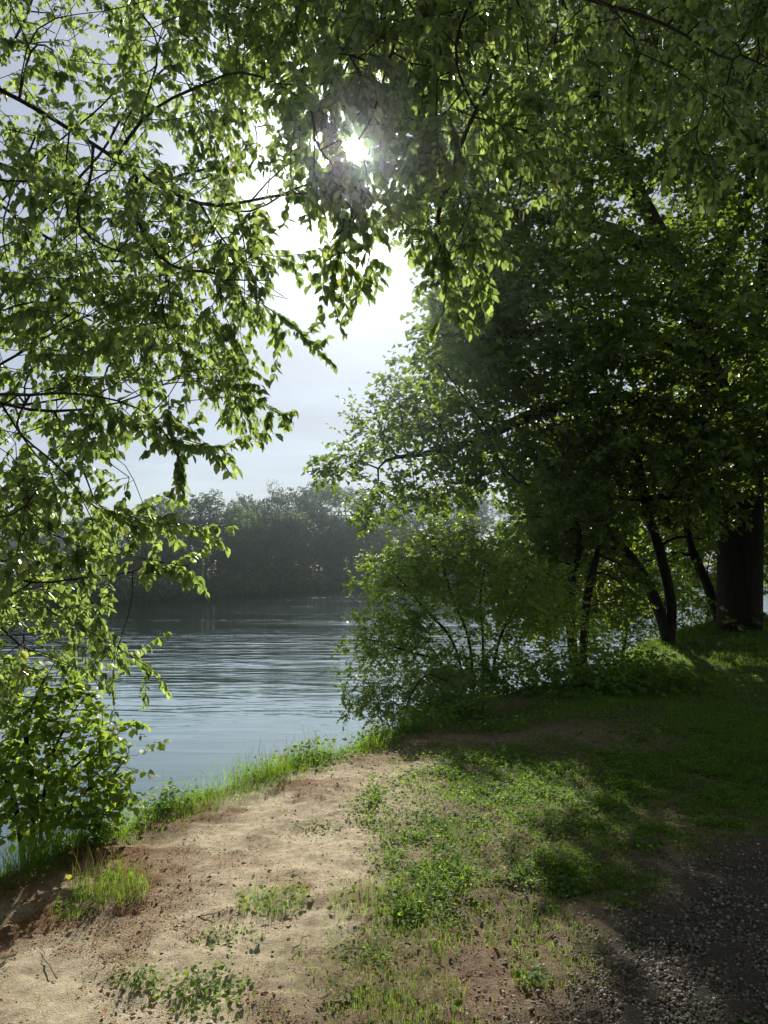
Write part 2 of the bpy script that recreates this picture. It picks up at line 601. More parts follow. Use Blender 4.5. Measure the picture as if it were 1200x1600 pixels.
class Skel:
    def __init__(self):
        self.p, self.par = [], []

    def path(self, P, step, attach=True):
        Q = resample(P, step)
        par = -1
        st = 0
        if self.p and attach:
            d = np.linalg.norm(np.array(self.p) - Q[0], axis=1)
            par = int(d.argmin())
            st = 1 if d[par] < step * 0.6 else 0
        for q in Q[st:]:
            self.p.append(q)
            self.par.append(par)
            par = len(self.p) - 1

    def grow(self, A, step, kill, trop=(0, 0, 0), iters=150, jit=0.25, rng=RNG):
        A = np.asarray(A, float)
        P = np.array(self.p)
        near = np.zeros(len(A), int)
        nd = np.full(len(A), 1e9)
        for k in range(0, len(P), 400):
            D = np.linalg.norm(A[:, None] - P[None, k:k + 400], axis=2)
            j = D.argmin(1)
            v = D[np.arange(len(A)), j]
            m = v < nd
            near[m], nd[m] = j[m] + k, v[m]
        alive = nd > kill
        kids = {}
        trop = np.asarray(trop, float)
        for _ in range(iters):
            if not alive.any():
                break
            ia = np.where(alive)[0]
            S = norm(A[ia] - np.array([self.p[i] for i in near[ia]]))
            u, inv = np.unique(near[ia], return_inverse=True)
            dirs = np.zeros((len(u), 3))
            np.add.at(dirs, inv, S)
            dirs = norm(norm(dirs) + trop + rng.normal(0, jit, (len(u), 3)))
            new = []
            for k, nidx in enumerate(u):
                q = self.p[nidx] + dirs[k] * step
                old = kids.setdefault(nidx, [])
                if any(np.dot(q - o, q - o) < (0.35 * step) ** 2 for o in old):
                    # stuck: give up the attractors that pull here
                    mm = ia[inv == k]
                    if len(old) > 3:
                        alive[mm] = False
                    continue
                old.append(q)
                self.p.append(q)
                self.par.append(int(nidx))
                new.append(len(self.p) - 1)
            if not new:
                break
            NP = np.array([self.p[i] for i in new])
            ia = np.where(alive)[0]
            if len(ia) == 0:
                break
            D = np.linalg.norm(A[ia][:, None] - NP[None], axis=2)
            j = D.argmin(1)
            v = D[np.arange(len(ia)), j]
            m = v < nd[ia]
            nd[ia[m]] = v[m]
            near[ia[m]] = np.array(new)[j[m]]
            alive[ia[nd[ia] < kill]] = False

    def finish(self, r_tip, expo=2.3, r_base=None, smooth_it=2):
        P = np.array(self.p)
        par = np.array(self.par)
        n = len(P)
        acc = np.zeros(n)
        main = np.full(n, -1)
        best = np.zeros(n)
        for i in range(n - 1, -1, -1):
            if acc[i] == 0:
                acc[i] = r_tip ** expo
            j = par[i]
            if j >= 0:
                acc[j] += acc[i]
                if acc[i] > best[j]:
                    best[j] = acc[i]
                    main[j] = i
        r = acc ** (1 / expo)
        if r_base:
            k = math.log(r_base / r_tip) / math.log(max(r[0] / r_tip, 1.01))
            r = r_tip * (r / r_tip) ** k
        for _ in range(smooth_it):
            ok = (par >= 0) & (main >= 0)
            Q = P.copy()
            Q[ok] = 0.5 * P[ok] + 0.25 * P[par[ok]] + 0.25 * P[main[ok]]
            P = Q
        self.P, self.PAR, self.MAIN, self.R = P, par, main, r
        e = np.where(par >= 0)[0]
        d = np.zeros_like(P)
        d[e] = norm(P[e] - P[par[e]])
        d[par < 0] = (0, 0, 1)
        self.D = d
        return self


def tubes(P, PAR, MAIN, RAD, sel, k, flare=None):
    """tapered k-sided tube for each selected edge (node index -> its parent), rings shared in direction along a branch"""
    e = sel[PAR[sel] >= 0]
    a = PAR[e]
    d = norm(P[e] - P[a])
    nd = np.zeros_like(P)
    full = np.where(PAR >= 0)[0]
    nd[full] = norm(P[full] - P[PAR[full]])
    hasm = MAIN >= 0
    t = nd.copy()
    t[hasm] = norm(nd[hasm] + nd[MAIN[hasm]])
    ismain = (MAIN[a] == e)
    ta = np.where(ismain[:, None], t[a], d)
    ra = np.where(ismain, RAD[a], np.minimum(RAD[a], RAD[e] * 1.25))
    tb, rb = t[e], RAD[e]
    ref = np.array([0.83, 0.31, 0.46])
    ang = np.arange(k) * 2 * math.pi / k

    def ring(c, tt, r):
        u = norm(np.cross(tt, ref))
        v = np.cross(tt, u)
        return c[:, None] + r[:, None, None] * (np.cos(ang)[None, :, None] * u[:, None] + np.sin(ang)[None, :, None] * v[:, None])
    ca = P[a] - np.where(ismain[:, None], 0, d * ra[:, None] * 0.3)
    V = np.concatenate([ring(ca, ta, ra), ring(P[e], tb, rb)], 1).reshape(-1, 3)
    b = (np.arange(len(e)) * 2 * k)[:, None]
    F = []
    for i in range(k):
        j = (i + 1) % k
        F.append(np.concatenate([b + i, b + j, b + k + j, b + k + i], 1))
    return V, np.concatenate(F)


# leaf shapes: y along the leaf, x across, z off the blade
def ovate(width=0.30, fold=0.22, bend=0.22):
    ys = [0.0, 0.26, 0.62, 1.0]
    hw = [0, 0.92 * width, 0.93 * width, 0]
    V = [(0, yv, -bend * yv * yv) for yv in ys]
    for s in (-1, 1):
        for i in (1, 2):
            V.append((s * hw[i], ys[i] - 0.02, fold * hw[i] - bend * ys[i] ** 2))
    tri = [(0, 1, 4), (5, 2, 3), (0, 6, 1), (7, 3, 2)]
    quad = [(4, 1, 2, 5), (1, 6, 7, 2)]
    return np.array(V), np.array(tri), np.array(quad)


def ovate_small(width=0.30, fold=0.25):
    V = [(0, 0, 0), (-0.9 * width, 0.26, fold * width), (-0.9 * width, 0.6, fold * width - 0.05), (0, 1, -0.14), (0.9 * width, 0.6, fold * width - 0.05), (0.9 * width, 0.26, fold * width)]
    return np.array(V), None, np.array([(0, 3, 2, 1), (0, 5, 4, 3)])


def diamond(width=0.34, fold=0.3):
    V = [(0, 0, 0), (-width, 0.45, fold * width), (0, 1, -0.12), (width, 0.5, fold * width)]
    return np.array(V), np.array([(0, 2, 1), (0, 3, 2)]), None


def lobed(width=0.36):
    # broad leaf with an uneven edge for foliage seen small
    V = [(0, 0, 0), (-width * 0.45, 0.42, 0.03), (-width, 0.66, 0.12), (0, 1, -0.12), (width, 0.6, 0.12), (width * 0.5, 0.36, 0.03)]
    tri = [(0, 3, 1), (1, 3, 2), (0, 5, 3), (5, 4, 3)]
    return np.array(V), np.array(tri), None


def leaf_frames(pos, d, nrm):
    d = norm(d)
    x = norm(np.cross(d, nrm))
    z = np.cross(x, d)
    return x, d, z


def leaf_mesh(name, pos, d, nrm, size, rnd, tmpl, mat, parent, wid=None):
    V, tri, quad = tmpl
    x, yv, z = leaf_frames(pos, d, nrm)
    if wid is None:
        wid = np.ones(len(pos))
    W = pos[:, None] + size[:, None, None] * (V[None, :, 0:1] * x[:, None] * wid[:, None, None] + V[None, :, 1:2] * yv[:, None] + V[None, :, 2:3] * z[:, None])
    n = len(V)
    off = (np.arange(len(pos)) * n)[:, None, None]
    faces, rr = [], []
    for f in (tri, quad):
        if f is not None:
            faces.append((off + f[None]).reshape(-1, f.shape[1]))
            rr.append(np.repeat(rnd, len(f)))
    return mesh_obj(name, W.reshape(-1, 3), faces, mat, parent, False, np.concatenate(rr))


def make_twigs(sk, base_nodes, per, length, segs, a_dir, a_rand, trop, r0, rng=RNG):
    """extra twig nodes hung on skeleton nodes; returns polyline array (n, segs+1, 3)"""
    b = np.repeat(base_nodes, per)
    n = len(b)
    d = norm(sk.D[b] * a_dir + norm(rng.normal(size=(n, 3))) * a_rand)
    L = length * rng.uniform(0.6, 1.25, n)
    pts = [sk.P[b]]
    for i in range(segs):
        d = norm(d + np.asarray(trop) / segs + rng.normal(0, 0.10, (n, 3)))
        pts.append(pts[-1] + d * (L / segs)[:, None])
    T = np.stack(pts, 1)
    return T


def twig_tubes(T, r0, k=3):
    n, m, _ = T.shape
    P = T.reshape(-1, 3)
    PAR = np.arange(n * m) - 1
    PAR[::m] = -1
    MAIN = np.arange(n * m) + 1
    MAIN[m - 1::m] = -1
    RAD = np.tile(np.linspace(r0, r0 * 0.35, m), n)
    return tubes(P, PAR, MAIN, RAD, np.arange(n * m), k)


def twig_leaves(T, count, size, spread, droop, up_bias, rng=RNG, start=0.15, along=0.5):
    n, m, _ = T.shape
    u = np.linspace(start, 1.0, count)[None] + rng.uniform(-0.05, 0.05, (n, count))
    u = np.clip(u, 0, 1) * (m - 1)
    i = np.minimum(u.astype(int), m - 2)
    f = (u - i)[..., None]
    ar = np.arange(n)[:, None]
    p = T[ar, i] * (1 - f) + T[ar, i + 1] * f
    td = norm(T[ar, i + 1] - T[ar, i])
    side = norm(np.cross(td, np.array([0, 0, 1.0]) + 0 * td) + 1e-6)
    sgn = np.where(np.arange(count) % 2 == 0, 1.0, -1.0)[None, :, None]
    d = norm(td * along + side * sgn * spread + np.array([0, 0, -droop]) + rng.normal(0, 0.28, p.shape))
    nn = norm(np.array([0, 0, up_bias]) + 0.35 * side * sgn + rng.normal(0, 0.45, p.shape) + 0.3 * td)
    s = size * rng.uniform(0.5, 1.25, (n, count))
    return p.reshape(-1, 3), d.reshape(-1, 3), nn.reshape(-1, 3), s.ravel()


def wood(name, sk, sel, k, mat, parent, extra=None):
    V, F = tubes(sk.P, sk.PAR, sk.MAIN, sk.R, sel, k)
    fs = [F]
    if extra is not None:
        V2, F2 = extra
        fs.append(F2 + len(V))
        V = np.vstack([V, V2])
    return mesh_obj(name, V, fs, mat, parent, True)


def blob(c, r, n, rng=RNG, shell=0.35):
    n = int(n * 1.8)
    v = norm(rng.normal(size=(n, 3))) * (rng.uniform(shell ** 3, 1, (n, 1)) ** (1 / 3))
    return np.asarray(c) + v * np.asarray(r)


def rel(o, root):
    """parent with the mesh kept in world coordinates"""
    o.parent = root
    o.matrix_parent_inverse = root.matrix_basis.inverted()
    return o


def place(root, *objs):
    L = root.location
    for o in objs:
        o.data.transform(__import__('mathutils').Matrix.Translation(-L))
        o.parent = root


# ------------------------------------------------------------------ the tree that hangs over the picture
def overhanging_tree():
    rng = np.random.default_rng(21)
    base = np.array([-3.5, 1.3, 0.0])
    base[2] = height(base[0], base[1]) - 0.05
    root = empty('overhanging_tree', base, 'near tree on the left whose drooping pointed leaves frame the sun and sky', 'tree')
    sk = Skel()
    sk.path([base, (-3.45, 1.4, 1.2), (-3.3, 1.6, 2.6), (-3.1, 1.9, 4.2), (-2.8, 2.2, 6.0), (-2.6, 2.3, 8.0)], 0.12)
    n_trunk = len(sk.p)
    # limbs
    for P in ([(-3.32, 1.58, 2.4), (-2.9, 2.3, 2.7), (-2.4, 3.1, 2.75), (-2.0, 3.7, 2.5)],
              [(-3.40, 1.45, 1.5), (-3.1, 2.3, 1.95), (-2.75, 3.2, 2.0), (-2.4, 3.9, 1.75)],
              [(-3.22, 1.72, 3.2), (-2.6, 2.4, 3.7), (-1.9, 3.0, 3.9), (-1.2, 3.6, 3.7)],
              [(-3.15, 1.85, 4.0), (-2.2, 2.3, 4.7), (-1.2, 2.8, 5.0), (-0.2, 3.1, 4.9), (0.8, 3.3, 4.6)],
              [(-3.0, 2.0, 4.8), (-1.8, 2.1, 5.5), (-0.4, 2.4, 5.7), (1.0, 2.7, 5.5), (2.2, 3.0, 5.2)],
              [(-3.2, 1.75, 3.4), (-3.0, 2.8, 4.0), (-2.7, 3.8, 4.1), (-2.3, 4.6, 3.9)]):
        sk.path(P, 0.12)
    # where its sprays reach: (photo outline, depth range, number)
    def fill(poly, d0, d1, n, out):
        n = int(n * 1.35)
        P = np.array(poly, float)
        got = 0
        while got < n:
            q = rng.uniform(P.min(0), P.max(0), (n * 3, 2))
            ins = np.zeros(len(q), bool)
            for (x0, y0), (x1, y1) in zip(P, np.roll(P, -1, 0)):
                c = (y0 > q[:, 1]) != (y1 > q[:, 1])
                ins ^= c & (q[:, 0] < (x1 - x0) * (q[:, 1] - y0) / (y1 - y0 if y1 != y0 else 1e-9) + x0)
            q = q[ins][:n - got]
            got += len(q)
            out.append(at_arr(q[:, 0], q[:, 1], rng.uniform(d0, d1, len(q))))
    A = []
    fill([(-150, -150), (470, -150), (520, 250), (430, 330), (400, 480), (250, 560), (-150, 560)], 2.9, 5.2, 480, A)
    fill([(-150, 380), (300, 330), (455, 420), (470, 520), (300, 520), (390, 610), (380, 640), (250, 600), (230, 690), (-150, 700)], 2.9, 4.6, 230, A)
    fill([(-150, 660), (160, 660), (210, 730), (180, 780), (270, 820), (130, 850), (260, 880), (120, 905), (-150, 920)], 2.9, 4.2, 105, A)
    fill([(-150, 880), (90, 910), (170, 960), (80, 985), (190, 1030), (60, 1050), (-150, 1060)], 3.0, 4.2, 70, A)
    fill([(440, -150), (800, -150), (760, 150), (690, 330), (640, 420), (600, 300), (560, 330), (500, 240)], 2.5, 4.2, 210, A)
    fill([(400, -60), (700, -60), (660, 300), (470, 320)], 2.6, 4.4, 170, A)
    fill([(500, 300), (600, 300), (560, 420), (500, 410)], 2.7, 3.4, 9, A)
    fill([(620, 330), (740, 300), (735, 390), (690, 440), (640, 400)], 2.6, 3.6, 26, A)
    fill([(700, -150), (1300, -150), (1300, 170), (1090, 200), (1000, 120), (870, 230), (760, 260)], 2.6, 4.6, 230, A)
    A.append(np.stack([rng.uniform(-4.5, 2.5, 130), rng.uniform(-0.5, 3.0, 130), rng.uniform(4.3, 8.2, 130)], 1))
    A = np.vstack(A)
    sk.grow(A, 0.12, 0.085, trop=(0, 0, 0.04), iters=140, jit=0.22, rng=rng)
    n_before = len(sk.p)
    for pts, dd in (([(330, 430), (420, 480), (495, 545)], 3.3), ([(250, 520), (350, 590), (440, 650)], 3.2), ([(180, 640), (260, 680), (345, 700)], 3.1), ([(120, 790), (220, 806), (305, 825)], 3.0),
                    ([(90, 850), (200, 868), (292, 885)], 3.0), ([(60, 950), (140, 985), (228, 1040)], 3.2), ([(230, 640), (270, 690), (288, 735)], 3.0), ([(525, 300), (535, 370), (520, 455)], 3.0),
                    ([(590, 310), (582, 380), (565, 450)], 3.1), ([(680, 360), (702, 430), (692, 490)], 2.9), ([(720, 330), (748, 390), (764, 440)], 2.9), ([(830, 230), (865, 290), (880, 330)], 3.0),
                    ([(1060, 190), (1100, 240), (1118, 275)], 2.7), ([(340, 370), (410, 400), (465, 400)], 3.4), ([(1120, 160), (1170, 220), (1200, 245)], 2.8)):
        sk.path([at(u_, v_, dd + 0.05 * i_) for i_, (u_, v_) in enumerate(pts)], 0.07)
    spray = np.arange(n_before, len(sk.p))
    sk.finish(0.0022, 2.35, 0.13, 3)
    sk.R[n_trunk:] = np.minimum(sk.R[n_trunk:], 0.004 + 0.55 * (sk.R[n_trunk:] - 0.004).clip(0)).clip(0, 0.0105)
    kids = np.bincount(sk.PAR[sk.PAR >= 0], minlength=len(sk.P))
    tips = np.where(kids == 0)[0]
    thin = np.where((sk.R < 0.0042) & (kids > 0))[0]
    thin = thin[rng.random(len(thin)) < 0.30]
    T = np.concatenate([make_twigs(sk, tips, 4, 0.25, 3, 0.8, 0.85, (0.10, 0.1, -0.5), 0.002, rng),
                        make_twigs(sk, thin, 1, 0.22, 3, 0.35, 0.95, (0.05, 0.05, -0.5), 0.002, rng)])
    # keep sprays out of the clear air: the opening of sky over the river, and the gap the sun shines through
    mid = T[:, 2]
    front = mid[:, 1] > 0.6
    px, py = to_px(np.where(front[:, None], mid, [0, 5, 1]))
    wobx = rng.normal(0, 9, len(px))
    gap = front & (py > 330) & (py < 1100) & (px + wobx > np.interp(py, [330, 345, 400, 440, 470, 500, 545, 560, 590, 620, 650, 670, 690, 720, 740, 770, 790, 820, 840, 860, 885, 905, 920, 960, 1000, 1040, 1055, 1070],
                                                                    [430, 440, 470, 430, 395, 440, 495, 470, 395, 385, 440, 420, 350, 340, 285, 225, 200, 300, 260, 225, 290, 270, 175, 155, 180, 225, 210, 110])) & (px < 470)
    gap |= front & (px > 440) & (py < 1200) & (py + wobx > np.interp(px, [440, 480, 488, 520, 545, 585, 600, 640, 690, 712, 730, 765, 785, 800, 880, 900, 1000, 1090, 1130, 1200],
                                                                     [335, 330, 440, 465, 455, 455, 375, 400, 495, 490, 420, 445, 400, 340, 335, 290, 270, 255, 280, 250]))
    # sprays come in clumps with air between them
    cl = fbm(mid[:, 0] + 0.6 * mid[:, 1], mid[:, 2] * 1.3 + 0.3 * mid[:, 1], 2.6, 3, 3)
    gap |= (cl < np.where(py < 330, np.where((px > 380) & (px < 740), 0.2, 0.30), 0.365)) & (rng.random(len(px)) < 0.85)
    # (the long spray tips below stay)
    gap |= front & (np.hypot(px - 555, py - 235) < 26)
    T = np.concatenate([T[~gap], make_twigs(sk, spray, 2, 0.17, 3, 0.7, 0.9, (0.05, 0.0, -0.35), 0.002, rng)])
    tw = twig_tubes(T, 0.0019, 3)
    trunk = wood('trunk', sk, np.where(sk.R > 0.012)[0], 10, M_BARK, None)
    branch = wood('branches', sk, np.where(sk.R <= 0.012)[0], 5, M_TWIG, None, tw)
    branch['kind'] = 'stuff'
    p, d, nn, s = twig_leaves(T, 14, 0.049, 0.65, 0.75, 0.55, rng)
    # no leaf right in the sun's gap or in front of the lens
    dist = np.linalg.norm(p - np.array([0, 0, EYE]), axis=1)
    pv = norm(p + d * s[:, None] * 0.5 - np.array([0, 0, EYE]))
    ok = (dist > 1.6) & ~((pv @ SD > math.cos(R(0.95))))
    p, d, nn, s, dist = p[ok], d[ok], nn[ok], s[ok], dist[ok]
    rnd = rng.beta(1.5, 1.7, len(p))
    fpx, fpy = to_px(p)
    vis = (p[:, 1] > 1) & (fpx > 0) & (fpx < 1200) & (fpy > 0) & (fpy < 1600)
    order = np.argsort(np.where(vis, dist / s, 1e9))[:300]
    rest = np.ones(len(p), bool)
    rest[order] = False
    tm = ovate()
    crown = leaf_mesh('crown', p[rest], d[rest], nn[rest], s[rest], rnd[rest], ovate_small(), M_NEAR, None, rng.uniform(0.7, 1.25, rest.sum()))
    crown['kind'] = 'stuff'
    # extra unseen crown above and behind the viewer, added to block sky light
    c = np.vstack([blob((-2.2, -0.8, 6.6), (4.2, 3.6, 2.2), 1500, rng, 0.2), blob((1.8, -2.2, 6.2), (3.4, 3.2, 1.8), 1100, rng, 0.2)])
    c = c[(c[:, 2] > 3.6) & (c[:, 1] < 2.2)]
    c = np.repeat(c, 5, 0) + rng.normal(0, 0.14, (len(c) * 5, 3))
    up_ = leaf_mesh('added_shade_crown', c, rng.normal(size=c.shape) + (0, 0, -0.8), rng.normal(size=c.shape) + (0, 0, 1.0), rng.uniform(0.08, 0.13, len(c)), rng.random(len(c)), diamond(0.36), M_NEAR, None)
    up_['kind'] = 'stuff'
    place(root, trunk, branch, crown, up_)
    # the nearest leaves one by one
    single_leaves(root, p[order], d[order], nn[order], s[order], tm, M_NEAR)
    return len(p)


def single_leaves(root, p, d, nn, s, tm, mat):
    from mathutils import Matrix
    V, tri, quad = tm
    protos = []
    for r in (0.15, 0.4, 0.65, 0.9):
        fs = [f for f in (tri, quad) if f is not None]
        protos.append(mesh_obj('leaf', V, fs, mat, None, False, np.full(sum(len(f) for f in fs), r), link=False))
    x, yv, z = leaf_frames(p, d, nn)
    L = np.array(root.location)
    for i in range(len(p)):
        o = bpy.data.objects.new('leaf', protos[i % 4])
        COL.objects.link(o)
        o.parent = root
        q = p[i] - L
        m = Matrix(((x[i, 0] * s[i], yv[i, 0] * s[i], z[i, 0] * s[i], q[0]), (x[i, 1] * s[i], yv[i, 1] * s[i], z[i, 1] * s[i], q[1]),
                    (x[i, 2] * s[i], yv[i, 2] * s[i], z[i, 2] * s[i], q[2]), (0, 0, 0, 1)))
        o.matrix_local = m


def generic_tree(name, label, cat, paths, A, step, kill, r_tip, r_base, per, tlen, nleaf, lsize, tm, lmat, rng, trop=(0, 0, 0), tdroop=-0.3,
                 spread=0.7, droop=0.25, up=0.8, k=8, cut=0.02, group=None, singles=0, barkm=None, thin_p=0.3, adir=0.7, arand=0.8, lgap=None, jit=0.25):
    base = np.array(paths[0][0], float)
    root = empty(name, base, label, cat, group)
    sk = Skel()
    for i, P in enumerate(paths):
        sk.path(P, step, attach=not (i and np.linalg.norm(np.array(P[0]) - base) < 1e-6))
    sk.grow(A, step, step * 0.72, trop=trop, jit=jit, rng=rng)
    sk.finish(r_tip, 2.3, r_base, 2)
    kids = np.bincount(sk.PAR[sk.PAR >= 0], minlength=len(sk.P))
    tips = np.where(kids == 0)[0]
    thin = np.where((sk.R < r_tip * 3.0) & (kids > 0))[0]
    thin = thin[rng.random(len(thin)) < thin_p]
    T = np.concatenate([make_twigs(sk, tips, per, tlen, 2, adir, arand, (0, 0, tdroop), r_tip, rng),
                        make_twigs(sk, thin, 2, tlen, 2, 0.3, 1.0, (0, 0, tdroop), r_tip, rng)])
    tw = twig_tubes(T[::3] if len(T) > 9000 else T, r_tip * 0.8, 3)
    big = np.where(sk.R > cut)[0]
    trunk = wood('trunk', sk, big, k, barkm or M_BARK, None)
    br = wood('branches', sk, np.where(sk.R <= cut)[0], 3, barkm or M_TWIG, None, tw)
    br['kind'] = 'stuff'
    p, d, nn, s = twig_leaves(T, nleaf, lsize, spread, droop, up, rng)
    if lgap is not None:
        ok = lgap(p)
        p, d, nn, s = p[ok], d[ok], nn[ok], s[ok]
    rnd = rng.beta(2, 2, len(p))
    objs = [trunk, br]
    if singles:
        dist = np.linalg.norm(p - np.array([0, 0, EYE]), axis=1)
        fx, fy = to_px(p)
        vis = (fx > 0) & (fx < 1200) & (fy > 0) & (fy < 1600)
        order = np.argsort(np.where(vis, dist / s, 1e9))[:singles]
        rest = np.ones(len(p), bool)
        rest[order] = False
        single_leaves(root, p[order], d[order], nn[order], s[order], tm, lmat)
        crown = leaf_mesh('crown', p[rest], d[rest], nn[rest], s[rest], rnd[rest], tm, lmat, None)
    else:
        crown = leaf_mesh('crown', p, d, nn, s, rnd, tm, lmat, None)
    crown['kind'] = 'stuff'
    place(root, *objs, crown)
    print(name, len(sk.P), len(T), len(p))
    return root


def G(x_, y_, dz=0.0):
    return np.array([x_, y_, float(height(np.array([x_]), np.array([y_]))[0]) + dz])


def oak():
    rng = np.random.default_rng(5)
    b = at(1155, 985, 15.0)
    b = G(b[0], b[1], -0.05)
    paths = [[b, at(1156, 900, 15.0), at(1158, 800, 15.0), at(1160, 700, 15.0), at(1172, 580, 15.1), at(1184, 480, 15.2), at(1200, 370, 15.4), at(1225, 200, 15.8), at(1240, 40, 16.2)],
             [at(1160, 690, 15.0), at(1105, 590, 14.8), at(1092, 500, 14.6), at(1120, 430, 14.5), at(1168, 320, 14.5), at(1175, 216, 14.6), at(1150, 100, 14.6), at(1100, 0, 14.6)],
             [at(1100, 580, 14.8), at(1040, 530, 14.3), at(950, 517, 14), at(860, 515, 13.8), at(770, 530, 13.8)],
             [at(1158, 720, 15.0), at(1060, 640, 14.2), at(960, 622, 13.8), at(850, 640, 14.4), at(740, 690, 15.5), at(660, 710, 16), at(600, 715, 16)],
             [at(1095, 480, 14.6), at(1040, 380, 15), at(975, 260, 15.4), at(930, 150, 15.8), at(900, 30, 16)],
             [at(1060, 420, 15), at(960, 360, 15.2), at(850, 340, 15.4), at(770, 330, 15.4)],
             [at(1158, 770, 15.0), at(1080, 770, 14), at(1000, 780, 13.4), at(900, 770, 13), at(800, 760, 12.9)],
             [at(1185, 470, 15.2), at(1260, 400, 15), at(1350, 350, 14.8)],
             [at(1160, 680, 15.0), at(1250, 620, 14.6), at(1350, 600, 14.3)],
             [at(1156, 800, 15.1), at(1120, 700, 16.5), at(1080, 600, 18)]]
    # roots flaring out of the ground
    for a_ in np.linspace(0, 2 * math.pi, 7)[:-1]:
        e = b + np.array([math.cos(a_) * 0.95, math.sin(a_) * 0.95, 0])
        e = G(e[0], e[1], -0.08)
        paths.append([b + np.array([math.cos(a_) * 0.12, math.sin(a_) * 0.12, 0.85]), b + np.array([math.cos(a_) * 0.48, math.sin(a_) * 0.48, 0.28]), e])
    B = [((1120, 60, 15), (4.2, 3.5, 2.6), 300), ((850, 120, 16), (2.9, 3.0, 2.6), 230), ((1010, 330, 14.5), (3.6, 3.4, 2.2), 260), ((800, 330, 15.4), (1.7, 2.4, 2.0), 130),
         ((740, 180, 16), (1.6, 2.2, 2.0), 90), ((900, 500, 13.6), (3.0, 2.6, 1.7), 240), ((752, 560, 16.5), (1.25, 1.5, 1.4), 100), ((1100, 580, 13.5), (3.0, 2.8, 1.7), 220),
         ((640, 670, 16.5), (1.35, 1.0, 0.95), 75), ((820, 680, 15.2), (2.5, 1.8, 1.1), 200), ((1000, 730, 14), (3.0, 2.8, 0.95), 240), ((535, 715, 16), (0.68, 0.6, 0.42), 20),
         ((592, 785, 16), (0.55, 0.5, 0.7), 40), ((645, 605, 17), (0.85, 0.8, 0.6), 44), ((700, 760, 16), (1.1, 0.9, 0.65), 70), ((700, 300, 16.5), (1.3, 1.8, 2.0), 90), ((680, 130, 17), (1.6, 2.0, 2.0), 90), ((775, 430, 16.5), (1.2, 1.5, 1.3), 70), ((1260, 300, 16), (3.5, 3.5, 4.2), 200), ((1300, 640, 15), (2.6, 2.8, 1.8), 110), ((1130, 820, 17.5), (2.2, 1.2, 0.6), 40),
         ((1000, 0, 14), (4.0, 3.0, 2.0), 150)]
    A = np.vstack([blob(at(*c), r, n, rng) for c, r, n in B] + [blob((2.0, 12.9, 6.2), (0.8, 1.1, 0.8), 70, rng), blob((2.1, 14.6, 7.4), (0.9, 1.2, 0.9), 70, rng), blob((2.2, 16.0, 8.7), (1.0, 1.2, 0.9), 60, rng),
                                                                 blob((3.6, 12.0, 5.6), (1.0, 1.0, 0.8), 60, rng), blob((1.05, 11.7, 5.4), (0.45, 0.8, 0.5), 44, rng), blob((1.2, 13.3, 6.5), (0.5, 0.8, 0.5), 40, rng)])
    return generic_tree('oak_tree', 'big dark oak with thick trunk shading the right bank', 'tree', paths, A, 0.34, 0.42, 0.006, 0.45, 5, 0.50, 6, 0.165, lobed(0.4), M_OAK, rng,
                        tdroop=-0.25, spread=0.8, droop=0.2, up=0.7, k=14, cut=0.035, thin_p=0.75)


